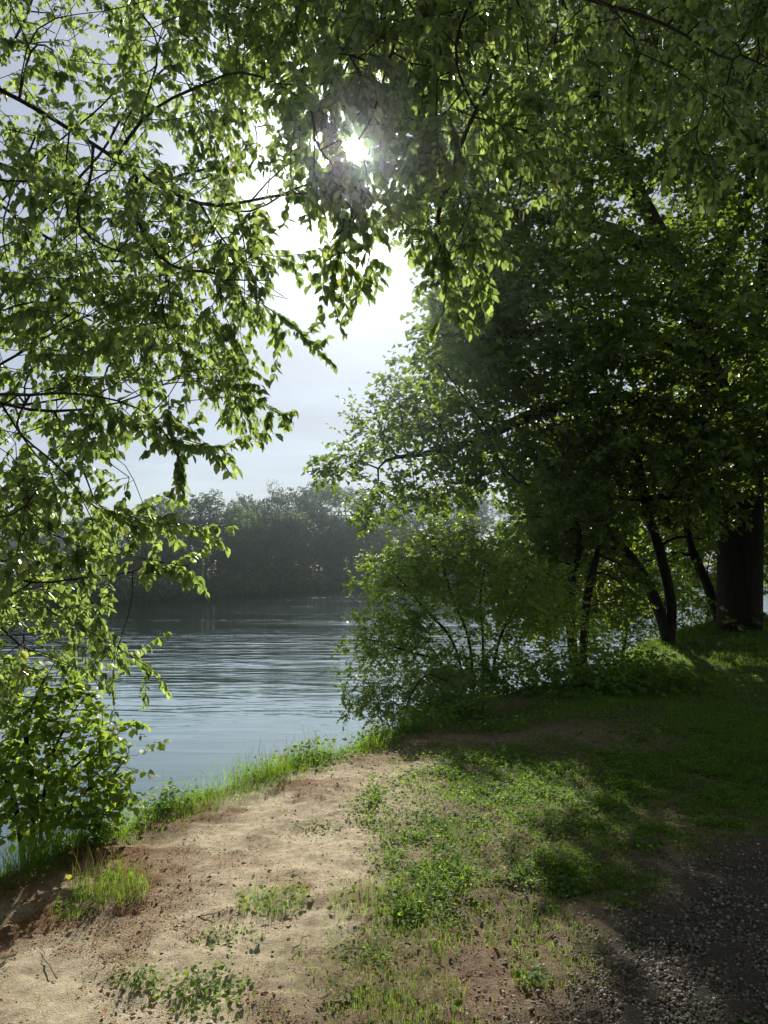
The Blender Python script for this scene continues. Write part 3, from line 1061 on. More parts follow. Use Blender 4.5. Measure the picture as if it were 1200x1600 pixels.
def trees_right():
    rng = np.random.default_rng(9)
    d = 24.0
    b = G(11.8, 23.0, -0.1)
    paths = [[b, b + (0.1, 0, 2.5), b + (0.0, 0.2, 5.5), b + (0.3, 0.2, 9.0), b + (0.2, 0.4, 12.5)], [b + (0, 0.1, 3.2), b + (-2.0, 0.2, 4.6), b + (-4.2, 0.2, 5.6)], [b + (0, 0.1, 4.2), b + (2.4, 0, 6.0), b + (4.5, 0, 7.0)]]
    A = np.vstack([blob(b + (-3.2, 0, 5.4), (2.8, 2.4, 2.2), 110, rng), blob(b + (0.5, 0.5, 8), (4.2, 3.0, 3.4), 190, rng), blob(b + (3.5, 0, 6), (3.0, 2.6, 2.6), 110, rng), blob(b + (0, 0, 12), (2.8, 2.6, 2.2), 80, rng), blob(b + (-4.6, 0.5, 8.5), (2.6, 2.2, 2.0), 70, rng), blob(b + (-6.0, -1.6, 5.2), (2.2, 1.9, 1.6), 150, rng), blob(b + (-6.3, -2.6, 3.6), (2.0, 1.0, 0.9), 60, rng)])
    generic_tree('bank_tree', 'tall leafy tree standing farther along the bank behind the oak', 'tree', paths, A, 0.5, 0.6, 0.008, 0.26, 4, 0.7, 9, 0.24, diamond(0.42), M_OAK, rng, cut=0.03, thin_p=0.6)
    # unseen trees added right of and behind the viewer, to shade the gravel
    for (tx, ty, hh, lab) in ((10.2, 3.6, 12.0, 'unseen leafy tree added right of the viewer to shade the gravel path'), (5.2, -6.5, 12.0, 'unseen leafy tree added behind the viewer beside the path for shade'), (-4.5, -8.0, 11.0, 'unseen leafy tree added behind the viewer on the river side for shade')):
        b = G(tx, ty, -0.1)
        paths = [[b, b + (0.1, 0, 3.0), b + (0.0, 0.2, 6.0), b + (0.2, 0.1, hh - 2)]]
        A = np.vstack([blob(b + (0, 0, hh * 0.62), (4.0, 4.2, hh * 0.36), 260, rng), blob(b + (0.5, 0.5, hh * 0.36), (3.4, 3.6, 1.6), 110, rng)])
        generic_tree('added_shade_tree', lab, 'tree', paths, A, 0.6, 0.7, 0.01, 0.24, 4, 0.8, 7, 0.34, diamond(0.42), M_OAK, rng, cut=0.04, thin_p=0.4)
    # leaning pair of stems left of the oak
    d = 14.0
    b = G(*at(1045, 990, d)[:2], -0.05)
    paths = [[b, at(1030, 955, d), at(1008, 905, d), at(975, 860, d), at(940, 820, d), at(900, 770, d), at(850, 720, d)],
             [b, at(1050, 950, d), at(1040, 900, d), at(1025, 840, d), at(1008, 790, d), at(1000, 730, d), at(985, 660, d)],
             [at(975, 860, d), at(930, 850, d), at(880, 860, d), at(840, 850, d)],
             [at(1030, 850, d), at(1070, 835, d), at(1110, 850, d)]]
    A = np.vstack([blob(at(880, 730, d), (1.6, 1.5, 0.9), 90, rng), blob(at(1000, 690, d), (1.5, 1.6, 0.9), 90, rng), blob(at(860, 850, d), (0.9, 1.0, 0.7), 55, rng),
                   blob(at(1080, 800, d), (1.0, 1.2, 0.4), 40, rng)])
    generic_tree('leaning_tree', 'pair of slim dark stems leaning left beside the oak trunk', 'tree', paths, A, 0.22, 0.28, 0.004, 0.115, 5, 0.36, 10, 0.09, diamond(0.4), M_OAK, rng, cut=0.02, thin_p=0.5)
    d = 15.8
    b = G(*at(1128, 962, d)[:2], -0.05)
    paths = [[b, at(1108, 920, d), at(1090, 880, d), at(1080, 855, d), at(1070, 800, d), at(1085, 730, d)], [at(1088, 872, d), at(1050, 862, d), at(1015, 880, d)]]
    A = np.vstack([blob(at(1075, 760, d), (1.3, 1.0, 0.9), 70, rng), blob(at(1020, 870, d), (0.8, 0.8, 0.5), 30, rng), blob(at(1090, 925, d + 1), (0.8, 0.5, 0.4), 16, rng)])
    generic_tree('small_tree', 'short curved sapling stem right against the left side of oak trunk', 'tree', paths, A, 0.22, 0.28, 0.004, 0.11, 3, 0.34, 7, 0.085, lobed(0.4), M_SHRUB, rng, cut=0.02, thin_p=0.4)
    d = 12.5
    b = G(*at(905, 1010, d)[:2], -0.05)
    paths = [[b, at(915, 950, d), at(930, 880, d), at(940, 820, d), at(945, 760, d)], [b, at(890, 960, d), at(895, 900, d), at(908, 850, d), at(890, 780, d)]]
    A = np.vstack([blob(at(900, 800, d), (1.1, 1.0, 0.8), 80, rng), blob(at(830, 900, d), (0.9, 0.9, 0.7), 80, rng), blob(at(950, 920, d + 0.6), (0.8, 0.8, 0.7), 55, rng)])
    generic_tree('forked_sapling', 'thin forked sapling between the sunlit shrub and leaning stems', 'tree', paths, A, 0.18, 0.24, 0.0035, 0.075, 5, 0.32, 10, 0.075, diamond(0.4), M_OAK, rng, cut=0.014, thin_p=0.9)

    # the sunlit shrub at the water's edge
    d = 10.2
    b = G(*at(745, 1075, d)[:2], -0.1)
    paths = [[b, at(715, 1020, d), at(670, 960, d), at(630, 910, d), at(595, 880, d)], [b, at(735, 1010, d), at(712, 950, d), at(690, 880, d), at(670, 830, d)],
             [b, at(755, 1010, d), at(750, 940, d), at(760, 870, d)], [b, at(775, 1020, d), at(800, 960, d), at(830, 900, d)], [b, at(700, 1050, d), at(640, 1020, d - 0.3), at(585, 1000, d - 0.4), at(550, 1000, d - 0.4)]]
    A = np.vstack([blob(at(640, 900, d), (0.65, 0.9, 0.5), 120, rng), blob(at(700, 870, d), (0.65, 0.9, 0.55), 130, rng), blob(at(760, 920, d), (0.8, 1.0, 0.8), 150, rng),
                   blob(at(620, 985, d), (0.55, 0.8, 0.45), 85, rng), blob(at(840, 960, d + 0.5), (0.9, 0.9, 0.8), 140, rng), blob(at(570, 1010, d), (0.3, 0.5, 0.35), 22, rng),
                   blob(at(570, 905, d), (0.2, 0.4, 0.12), 10, rng), blob(at(700, 1040, d), (0.8, 0.7, 0.3), 70, rng)])
    generic_tree('riverside_shrub', 'sunlit yellow green shrub with fine twigs leaning over the water', 'shrub', paths, A, 0.13, 0.17, 0.0022, 0.020, 4, 0.26, 10, 0.058, diamond(0.36), M_SHRUB, rng, cut=0.009, k=6, thin_p=0.4, tdroop=-0.05)

    # dark fine-leaved bush on the bank below it
    d = 8.3
    b = G(*at(610, 1125, d)[:2], -0.1)
    paths = [[b, at(590, 1090, d), at(560, 1060, d), at(535, 1050, d)], [b, at(615, 1080, d), at(610, 1040, d)], [b, at(640, 1090, d), at(670, 1050, d)]]
    A = np.vstack([blob(at(600, 1090, d), (0.40, 0.45, 0.28), 85, rng), blob(at(690, 1085, d + 0.3), (0.6, 0.5, 0.34), 200, rng), blob(at(555, 1085, d), (0.2, 0.3, 0.18), 30, rng)])
    generic_tree('low_bush', 'low dark bush with small round leaves at the edge of the bank', 'bush', paths, A, 0.08, 0.10, 0.0016, 0.009, 3, 0.15, 8, 0.038, diamond(0.42), M_BUSHD, rng, cut=0.006, k=5, thin_p=0.3)

    # leafy mound in the shade
    d = 9.8
    b = G(*at(850, 1110, d)[:2], -0.1)
    paths = [[b, b + (0.1, 0, 0.35)], [b, b + (0.5, 0, 0.3)], [b, b + (-0.5, 0, 0.3)], [b, b + (1.0, 0.2, 0.3)]]
    A = np.vstack([blob(b + (0.0, 0, 0.25), (1.2, 0.7, 0.32), 160, rng, 0.2), blob(b + (1.2, 0.3, 0.25), (1.1, 0.7, 0.3), 130, rng, 0.2), blob(b + (-0.9, -0.1, 0.15), (0.6, 0.5, 0.3), 80, rng, 0.2)])
    generic_tree('bramble_mound', 'low leafy mound in deep shade at the foot of sunlit shrub', 'bush', paths, A, 0.1, 0.13, 0.002, 0.006, 2, 0.22, 7, 0.075, diamond(0.42), M_WEED, rng, cut=0.006, k=5, thin_p=0.3, up=1.2)

    # sunlit growth beyond the trunks, by the water
    for i, (px, py, dd, lab, n) in enumerate(((1085, 965, 19.5, 'bright yellow green bush seen between the leaning stems and oak trunk', 150),
                                              (1230, 960, 18.5, 'bright bush at the right picture edge behind the oak trunk', 130), (960, 975, 19.0, 'sunlit bush glimpsed through the thin stems behind the shaded mound', 120))):
        q = at(px, py, dd)
        b = G(q[0], q[1], -0.1)
        b[2] = max(b[2], WATER_Z - 0.2)
        paths = [[b, b + (0.2, 0, 0.8), b + (0.4, 0, 1.9)], [b, b + (-0.3, 0, 0.7), b + (-0.7, 0.1, 1.6)]]
        A = np.vstack([blob(b + (0.0, 0, 1.5), (1.3, 0.9, 1.1), n, rng), blob(b + (0.6, 0, 2.4), (0.8, 0.8, 0.7), n // 2, rng), blob(b + (0.1, 0.2, 3.6), (1.5, 0.9, 0.9), n // 2, rng)])
        generic_tree('waterside_bush', lab, 'bush', paths, A, 0.2, 0.26, 0.0035, 0.05, 3, 0.32, 7, 0.09, diamond(0.4), M_SHRUB, rng, cut=0.012, k=5, thin_p=0.4, group='bushes beyond the trunks')


def left_shrub():
    rng = np.random.default_rng(31)
    b = G(*at(60, 1300, 4.7)[:2], -0.1)
    d = 4.6
    paths = [[b, at(90, 1240, d), at(140, 1180, d), at(190, 1140, d)], [b, at(70, 1230, d), at(90, 1160, d), at(120, 1100, d)], [b, at(50, 1220, d), at(40, 1140, d), at(70, 1060, d), at(110, 990, d)],
             [b, at(110, 1260, d), at(170, 1220, d), at(210, 1170, d)], [b, at(20, 1240, d), at(-40, 1160, d)]]
    A = np.vstack([blob(at(110, 1160, d), (0.40, 0.4, 0.28), 70, rng, 0.2), blob(at(40, 1200, d), (0.35, 0.4, 0.4), 60, rng, 0.2), blob(at(40, 1080, d), (0.36, 0.4, 0.24), 70, rng, 0.2),
                   blob(at(150, 1230, d), (0.30, 0.3, 0.18), 34, rng, 0.2), blob(at(-60, 1150, d), (0.4, 0.5, 0.5), 60, rng, 0.2), blob(at(190, 1140, d), (0.10, 0.2, 0.10), 8, rng, 0.2), blob(at(205, 1185, d), (0.08, 0.2, 0.08), 7, rng, 0.2), blob(at(40, 1270, d), (0.34, 0.25, 0.15), 60, rng, 0.1), blob(at(140, 1262, d), (0.26, 0.2, 0.10), 34, rng, 0.1)])
    generic_tree('bank_shrub', 'leafy shrub with dark arching stems at the left water edge', 'shrub', paths, A, 0.07, 0.10, 0.0016, 0.011, 2, 0.15, 6, 0.058, ovate(0.4, 0.25, 0.15), M_SHRUB, rng, cut=0.005, k=6, thin_p=0.12, singles=300, tdroop=-0.1, up=0.9)


# ------------------------------------------------------------------ the wooded far bank
def far_variant(rng, kind):
    """a tree one unit tall standing at the origin: (trunk mesh, branch mesh, crown mesh)"""
    sk = Skel()
    lean = rng.normal(0, 0.02, 2)
    sk.path([(0, 0, -0.06), (lean[0], lean[1], 0.25), (lean[0] * 2, lean[1] * 2, 0.5), (lean[0] * 3, lean[1] * 3, 0.8)], 0.05)
    A = []
    nb = 15 if kind != 2 else 9
    for i in range(nb):
        h = rng.uniform(0.12 if kind != 2 else 0.4, 0.92)
        wdt = (0.30 if kind == 0 else 0.22) * math.sqrt(max(0.08, 1 - ((h - 0.5) / 0.52) ** 2))
        a_ = rng.uniform(0, 2 * math.pi)
        c = (math.cos(a_) * wdt * rng.uniform(0.3, 0.9), math.sin(a_) * wdt * rng.uniform(0.3, 0.9), h)
        A.append(blob(c, np.array([0.15, 0.15, 0.10]) * rng.uniform(0.7, 1.25), 34, rng, 0.2))
    A.append(blob((lean[0] * 3, lean[1] * 3, 0.93), (0.08, 0.08, 0.065), 14, rng, 0.2))
    sk.grow(np.vstack(A), 0.035, 0.026, jit=0.3, rng=rng)
    sk.finish(0.0012, 2.2, 0.02, 1)
    kids = np.bincount(sk.PAR[sk.PAR >= 0], minlength=len(sk.P))
    tips = np.where(kids == 0)[0]
    T = make_twigs(sk, tips, 4 if kind != 2 else 3, 0.055, 2, 0.5, 0.9, (0, 0, -0.1), 0.001, rng)
    V, F = tubes(sk.P, sk.PAR, sk.MAIN, sk.R, np.where(sk.R > 0.004)[0], 6)
    tr = mesh_obj('trunk', V, [F], M_FBARK, None, True, link=False)
    V, F = tubes(sk.P, sk.PAR, sk.MAIN, sk.R, np.where(sk.R <= 0.004)[0], 3)
    br = mesh_obj('branches', V, [F], M_FBARK, None, True, link=False)
    p, d, nn, s = twig_leaves(T, 6 if kind != 2 else 4, 0.026 if kind != 2 else 0.014, 0.8, 0.15, 0.8, rng)
    o = leaf_mesh('crown', p, d, nn, s, rng.beta(2, 2, len(p)), lobed(0.45), (M_FAR, M_FAR2, M_FARP)[kind], None)
    cr = o.data
    bpy.data.objects.remove(o)
    return tr, br, cr


def far_forest():
    rng = np.random.default_rng(77)
    var = [far_variant(rng, k) for k in (0, 1, 0, 1, 0, 2)]
    spots = []

    def shore_at(t):
        # point on the far shore by photo column
        seg = FAR_SHORE
        c = 600 + F_PX * seg[:, 0] / np.maximum(seg[:, 1], 1)
        return np.interp(t, c[1:], seg[1:, 0]), np.interp(t, c[1:], seg[1:, 1])

    # (column, photo row of the top, metres behind the waterline, variant, label)
    first = [(285, 772, 5, 0, 'rounded dark tree on far bank just right of the left foliage'), (395, 748, 9, 5, 'tall thin pale tree with airy crown on the far bank skyline'),
             (240, 788, 5, 3, 'tree at the left end of the visible far bank skyline'), (330, 792, 5, 1, 'far bank tree in the dip between the rounded and the pale tree'), (365, 800, 4, 3, 'narrow far bank tree just left of the tall pale tree'), (430, 772, 5, 2, 'first far bank tree right of the tall pale tree'), (470, 762, 7, 0, 'second far bank tree right of the tall pale tree'), (505, 752, 9, 1, 'tallest dense tree of the far bank left of the oak boughs'),
             (545, 765, 6, 4, 'far bank tree whose top meets the tips of the oak boughs'), (580, 770, 5, 2, 'far bank tree right behind the hanging oak leaves'), (620, 775, 6, 0, None), (660, 770, 5, 1, None), (700, 780, 6, 3, None), (740, 775, 6, 0, None), (450, 800, 3, 1, 'lower front tree right of the pale tree on the far bank'), (415, 815, 2.5, 0, 'low round tree at the water below the tall pale tree'),
             (525, 805, 3, 2, 'lower front tree below the tallest dense tree of far bank'), (310, 825, 2.5, 2, 'low waterline tree right below the rounded dark far tree'), (265, 835, 2.5, 1, 'low waterline tree left below the rounded dark far tree'), (200, 800, 5, 0, None), (160, 805, 5, 2, None), (120, 812, 6, 1, None), (80, 815, 8, 0, None), (40, 812, 9, 2, None), (0, 810, 9, 1, None),
             (220, 845, 2.5, 2, None), (180, 850, 2.5, 0, None), (350, 840, 2.5, 2, None), (385, 850, 2.5, 1, None), (490, 840, 2.5, 0, None), (560, 840, 2.5, 1, None), (600, 830, 3, 2, None),
             (800, 790, 6, 2, None), (860, 785, 6, 0, None), (930, 790, 6, 1, None), (1000, 790, 6, 3, None), (1070, 795, 6, 2, None), (1140, 790, 6, 0, None), (1200, 795, 6, 1, None), (345, 776, 10, 4, 'slim tree top behind the front row left of pale tree'), (215, 775, 12, 4, None)]
    far_z = 0.0
    for i, (c, top, back, v, lab) in enumerate(first):
        sx, sy = shore_at(c)
        dirv = np.array([sx, sy]) / math.hypot(sx, sy)
        p = np.array([sx, sy]) + dirv * back * 1.4
        z0 = float(height(np.array([p[0]]), np.array([p[1]]))[0])
        topz = at(c, top, p[1])[2]
        h = max(3.0, (topz - z0) * 1.02)
        root = empty('far_tree', (p[0], p[1], z0), lab or 'dark green leafy tree in the dense row along the far bank', 'tree', None if lab else 'trees along the far bank')
        w = h * rng.uniform(0.8, 1.12) if v != 5 else h * 0.8
        root.scale = (w, w, h)
        root.rotation_euler = (0, 0, rng.uniform(0, 6.28))
        for nm, me in zip(('trunk', 'branches', 'crown'), var[v]):
            o = new_obj(nm, me, root)
            if nm != 'trunk':
                o['kind'] = 'stuff'
    # undergrowth hanging to the water: one mass
    P, D_, N_, S_ = [], [], [], []
    for c in np.arange(-60, 1300, 7.0):
        sx, sy = shore_at(c)
        dirv = np.array([sx, sy]) / math.hypot(sx, sy)
        k = sy / 60.0
        for j in range(3):
            q = np.array([*(np.array([sx, sy]) + dirv * (rng.uniform(-0.6, 4) if j < 2 else rng.uniform(5, 11))), WATER_Z])
            hh = (rng.uniform(1.2, 3.6) if j < 2 else rng.uniform(4, 7)) * (0.7 + 0.3 * k)
            q[2] = WATER_Z + hh * 0.45
            n = 70
            P.append(blob(q, (1.1 * k + 0.4, 1.2, hh * 0.6), n, rng, 0.3))
            n = len(P[-1])
            D_.append(rng.normal(size=(n, 3)) + (0, 0, -0.3))
            N_.append(rng.normal(size=(n, 3)) + (0, 0, 0.6))
            S_.append(rng.uniform(0.16, 0.34, n) * (0.6 + 0.4 * k))
    P, D_, N_, S_ = map(np.concatenate, (P, D_, N_, S_))
    ok = P[:, 2] > WATER_Z + 0.02
    o = leaf_mesh('far_bank_undergrowth', P[ok], D_[ok], N_[ok], S_[ok], rng.beta(2, 2, ok.sum()) * 0.8, diamond(0.5), M_FAR, None)
    tag(o, 'dark undergrowth hanging over the waterline of the far bank', 'undergrowth', None, 'stuff')


# ------------------------------------------------------------------ grass, weeds, litter, stones
def sample_ground(n, x0, x1, y0, y1, rng, power=1.0):
    """points denser towards the viewer"""
    u = rng.random(n)
    yy = y0 * (y1 / y0) ** u
    w = rng.uniform(-1, 1, n)
    xx = np.where(True, w * 0.62 * yy + 0, 0) + 0.0
    return xx, yy


def blade_mesh(name, x, y, z, h, w, lean, rnd, mat, parent=None, rng=RNG):
    n = len(x)
    a = rng.uniform(0, 2 * math.pi, n)
    s = np.stack([np.cos(a), np.sin(a), np.zeros(n)], 1)
    la = rng.uniform(0, 2 * math.pi, n)
    ld = np.stack([np.cos(la), np.sin(la), np.zeros(n)], 1) * lean[:, None]
    B = np.stack([x, y, z], 1)
    up = np.array([0, 0, 1.0])
    m = B + h[:, None] * (0.55 * up + 0.22 * ld)
    t = B + h[:, None] * ((0.98 - 0.3 * lean[:, None] ** 2) * up + 0.8 * ld)
    V = np.stack([B, m - s * w[:, None], m + s * w[:, None], t], 1).reshape(-1, 3)
    o = (np.arange(n) * 4)[:, None]
    f = np.concatenate([np.concatenate([o, o + 2, o + 1], 1), np.concatenate([o + 1, o + 2, o + 3], 1)])
    return mesh_obj(name, V, [f], mat, parent, False, np.concatenate([rnd, rnd]))


def ground_cover():
    rng = np.random.default_rng(13)
    # --- grass
    x, y = sample_ground(760000, 0, 0, 2.3, 24, rng)
    sand, lawn, grav, shade, lit, s = masks(x, y)
    inl = s > 0.02
    clump = smooth(0.46, 0.62, fbm(x, y, 2.6, 4, 41))
    clump2 = smooth(0.50, 0.66, fbm(x, y, 1.3, 4, 51))
    bank = smooth(-0.25, 0.05, s) * smooth(0.55, 0.1, s)
    sparse = (1 - sand) * (1 - lawn) * (1 - grav)
    dens = 0.8 * lawn * (0.3 + 0.7 * clump) + 0.85 * shade * (0.5 + 0.5 * clump) + 0.9 * bank * smooth(0.35, 0.55, fbm(x, y, 1.9, 3, 61)) \
        + 0.22 * sparse * clump * inl + 0.02 * sand * clump2 + 0.03 * grav * clump2
    dens *= np.where(grav > 0.5, 0.25, 1.0)
    keep = (rng.random(len(x)) < dens) & (s > -0.35)
    x, y = x[keep], y[keep]
    bank, shade, lawn = bank[keep], shade[keep], lawn[keep]
    z = height(x, y) - 0.01
    far = np.clip(y / 6, 0.8, 2.6)
    h = rng.uniform(0.016, 0.05, len(x)) * (1 + 1.6 * bank * rng.random(len(x)) + 1.0 * shade * rng.random(len(x)))
    h *= 0.8 + 0.35 * far
    w = rng.uniform(0.0009, 0.0018, len(x)) * far
    o = blade_mesh('grass', x, y, z, h, w, rng.uniform(0.1, 0.9, len(x)), np.clip(rng.normal(0.5, 0.22, len(x)), 0, 1), M_GRASS, rng=rng)
    tag(o, 'short patchy green grass over the bank', 'grass', None, 'stuff')
    print('grass', len(x))
    # --- tall bank grass
    x, y = sample_ground(60000, 0, 0, 3.2, 12, rng)
    s = sdist(NEAR_SHORE, x, y)
    d = smooth(-0.45, -0.1, s) * smooth(0.22, 0.0, s) * smooth(0.48, 0.62, fbm(x, y, 2.2, 3, 71))
    k = rng.random(len(x)) < d * 0.55
    x, y = x[k], y[k]
    o = blade_mesh('bank_grass', x, y, height(x, y) - 0.02, rng.uniform(0.08, 0.34, len(x)) * (0.45 + 0.8 * smooth(0.35, 0.7, fbm(x, y, 4.0, 3, 111))), rng.uniform(0.0012, 0.0028, len(x)), rng.uniform(0.1, 0.8, len(x)), rng.random(len(x)), M_GRASS, rng=rng)
    tag(o, 'taller grass fringing the water edge', 'grass', None, 'stuff')
    # --- clover and other small broad leaves
    x, y = sample_ground(230000, 0, 0, 2.3, 13, rng)
    sand, lawn, grav, shade, lit, s = masks(x, y)
    clump = smooth(0.44, 0.60, fbm(x, y, 3.1, 4, 81))
    c2 = smooth(0.56, 0.66, fbm(x, y, 1.7, 4, 91))
    bank = smooth(-0.35, 0.0, s) * smooth(0.45, 0.1, s)
    dens = 0.98 * lawn * (0.3 + 0.7 * clump) + 0.20 * shade * clump + 0.35 * (1 - sand) * (1 - lawn) * (1 - grav) * clump * (s > 0) + 0.7 * bank * clump + 0.012 * sand * c2
    k = (rng.random(len(x)) < dens) & (s > -0.35)
    x, y = x[k], y[k]
    n = len(x)
    far = np.clip(y / 5, 0.8, 2.0)
    p = np.stack([x, y, height(x, y) + rng.uniform(0.004, 0.045, n)], 1)
    a = rng.uniform(0, 6.283, n)
    dv = np.stack([np.cos(a), np.sin(a), rng.uniform(-0.2, 0.5, n)], 1)
    o = leaf_mesh('clover', p, dv, rng.normal(0, 0.35, (n, 3)) + (0, 0, 1), rng.uniform(0.011, 0.028, n) * far, rng.random(n), diamond(0.42, 0.15), M_WEED, None)
    tag(o, 'low clover and small broad leaves among the grass', 'ground cover', None, 'stuff')
    # --- denser low leaves and grass where the sun reaches the lawn
    x, y = rng.uniform(-0.5, 2.9, 420000), rng.uniform(3.2, 6.6, 420000)
    _, lawn, _, _, _, s = masks(x, y)
    cl = smooth(0.47, 0.60, fbm(x, y, 3.1, 4, 81)) * 0.7 + 0.3 * smooth(0.48, 0.6, fbm(x, y, 9, 3, 85))
    k = rng.random(len(x)) < lawn * cl * 0.16
    x, y, cl = x[k], y[k], cl[k]
    n = len(x)
    hill = 0.05 * cl * fbm(x, y, 12, 3, 87)
    p = np.stack([x, y, height(x, y) + rng.random(n) * (0.012 + hill)], 1)
    a = rng.uniform(0, 6.283, n)
    dv = np.stack([np.cos(a), np.sin(a), rng.uniform(-0.2, 0.7, n)], 1)
    o = leaf_mesh('lawn_clover', p, dv, rng.normal(0, 0.45, (n, 3)) + (0, 0, 1), rng.uniform(0.012, 0.030, n), rng.random(n), diamond(0.44, 0.2), M_WEED, None)
    tag(o, 'thick clover in the sunlit patch of lawn', 'clover', None, 'stuff')
    k = rng.random(n) < 0.8
    o = blade_mesh('lawn_grass', x[k], y[k], height(x[k], y[k]) - 0.005, (0.03 + hill[k]) * rng.uniform(0.6, 1.6, k.sum()), rng.uniform(0.0010, 0.0019, k.sum()), rng.uniform(0.1, 0.9, k.sum()), rng.random(k.sum()), M_GRASS, rng=rng)
    tag(o, 'fresh green grass in the sunlit patch of lawn', 'grass', None, 'stuff')
    print('lawn', n)
    # --- brown litter of bud scales and dead leaves
    x, y = sample_ground(340000, 0, 0, 2.3, 11, rng)
    sand, lawn, grav, shade, lit, s = masks(x, y)
    dens = 0.5 * lit + 0.10 * sand * smooth(0.4, 0.7, fbm(x, y, 2.5, 3, 101)) + 0.10 * (1 - sand) * (1 - grav) * (1 - 0.7 * shade) * (1 - 0.6 * lawn) * (s > 0) + 0.03 * grav
    k = (rng.random(len(x)) < dens) & (s > 0.0)
    x, y = x[k], y[k]
    n = len(x)
    p = np.stack([x, y, height(x, y) + rng.uniform(0.002, 0.016, n) + 0.006], 1)
    a = rng.uniform(0, 6.283, n)
    dv = np.stack([np.cos(a), np.sin(a), rng.uniform(-0.25, 0.4, n)], 1)
    o = leaf_mesh('leaf_litter', p, dv, rng.normal(0, 0.5, (n, 3)) + (0, 0, 1), rng.uniform(0.004, 0.014, n) * np.where(rng.random(n) < 0.03, 2.6, 1.0), rng.random(n), diamond(0.28, 0.5), M_LITTER, None)
    tag(o, 'reddish brown litter of dry scales scattered on the sand', 'litter', None, 'stuff')
    # --- gravel
    x, y = sample_ground(230000, 0, 0, 2.3, 7, rng)
    sand, lawn, grav, shade, lit, s = masks(x, y)
    dens = 0.50 * grav + 0.004 * sand + 0.12 * (1 - sand) * (1 - lawn) * (s > 0.3) * smooth(0.0, 0.8, x)
    k = rng.random(len(x)) < dens
    x, y = x[k], y[k]
    n = len(x)
    # eight-cornered chips with cut faces
    I = np.array([(-1, -0.7, -0.6), (0.8, -1, -0.6), (1, 0.8, -0.6), (-0.7, 1, -0.6), (-0.6, -0.5, 0.8), (0.6, -0.7, 0.7), (0.7, 0.5, 0.8), (-0.5, 0.6, 0.7)]) * 0.8
    IF = np.array([(4, 5, 6, 7), (0, 1, 5, 4), (1, 2, 6, 5), (2, 3, 7, 6), (3, 0, 4, 7)])
    sz = 0.0022 + 0.0085 * rng.random(n) ** 3.6
    a = rng.uniform(0, 6.283, n)
    sc = np.stack([sz * rng.uniform(0.8, 1.5, n), sz * rng.uniform(0.6, 1.0, n), sz * rng.uniform(0.4, 0.75, n)], 1)
    V = I[None] * (1 + rng.uniform(-0.25, 0.25, (n, 8, 1))) * sc[:, None]
    ca, sa = np.cos(a)[:, None], np.sin(a)[:, None]
    V = np.stack([V[..., 0] * ca - V[..., 1] * sa, V[..., 0] * sa + V[..., 1] * ca, V[..., 2]], -1)
    V = V + np.stack([x, y, height(x, y) + sz * 0.35 + 0.004], 1)[:, None]
    F = (np.arange(n) * 8)[:, None, None] + IF[None]
    m, nn, l = mat_new('pebble')
    at_ = nn.new('ShaderNodeAttribute')
    at_.attribute_name = 'rnd'
    c = ramp(nn, l, at_.outputs['Fac'], [(0, (0.036, 0.029, 0.022)), (0.6, (0.10, 0.083, 0.064)), (0.95, (0.21, 0.18, 0.145)), (1.0, (0.38, 0.34, 0.29))])
    p_ = nn.new('ShaderNodeBsdfPrincipled')
    p_.inputs['Roughness'].default_value = 0.75
    l.new(c, p_.inputs['Base Color'])
    o_ = nn.new('ShaderNodeOutputMaterial')
    l.new(p_.outputs[0], o_.inputs[0])
    o = mesh_obj('gravel', V.reshape(-1, 3), [F.reshape(-1, 4)], m, None, False, np.repeat(rng.random(n), 5))
    tag(o, 'grey gravel and small stones of the path', 'gravel', None, 'stuff')
    print('gravel', n)


def sticks():
    rng = np.random.default_rng(23)
    for i, (px, py, ang, L, lab) in enumerate(((75, 1500, 2.2, 0.30, 'thin crooked twig lying on sand at the left edge'), (330, 1430, 0.4, 0.12, 'short dry twig lying on the bare sand'), (735, 1530, 0.8, 0.14, 'bent dry twig on the stony soil near the bottom'),
                                               (930, 1500, -0.4, 0.16, 'dry twig lying beside the gravel edge'), (470, 1480, 1.0, 0.13, 'little twig on the sand left of the lower grass'))):
        q = gnd(px, py)
        t = np.linspace(-0.5, 0.5, 6)
        x = q[0] + np.cos(ang) * t * L + rng.normal(0, 0.006, 6)
        y = q[1] + np.sin(ang) * t * L + rng.normal(0, 0.006, 6)
        P = np.stack([x, y, height(x, y) + 0.012 + rng.uniform(0, 0.006, 6)], 1)
        V, F = twig_tubes(P[None], 0.0034, 5)
        o = mesh_obj('fallen_twig', V - P[2], [F], M_DRYTWIG, None, True)
        o.location = tuple(P[2])
        tag(o, lab, 'twig', 'fallen twigs')


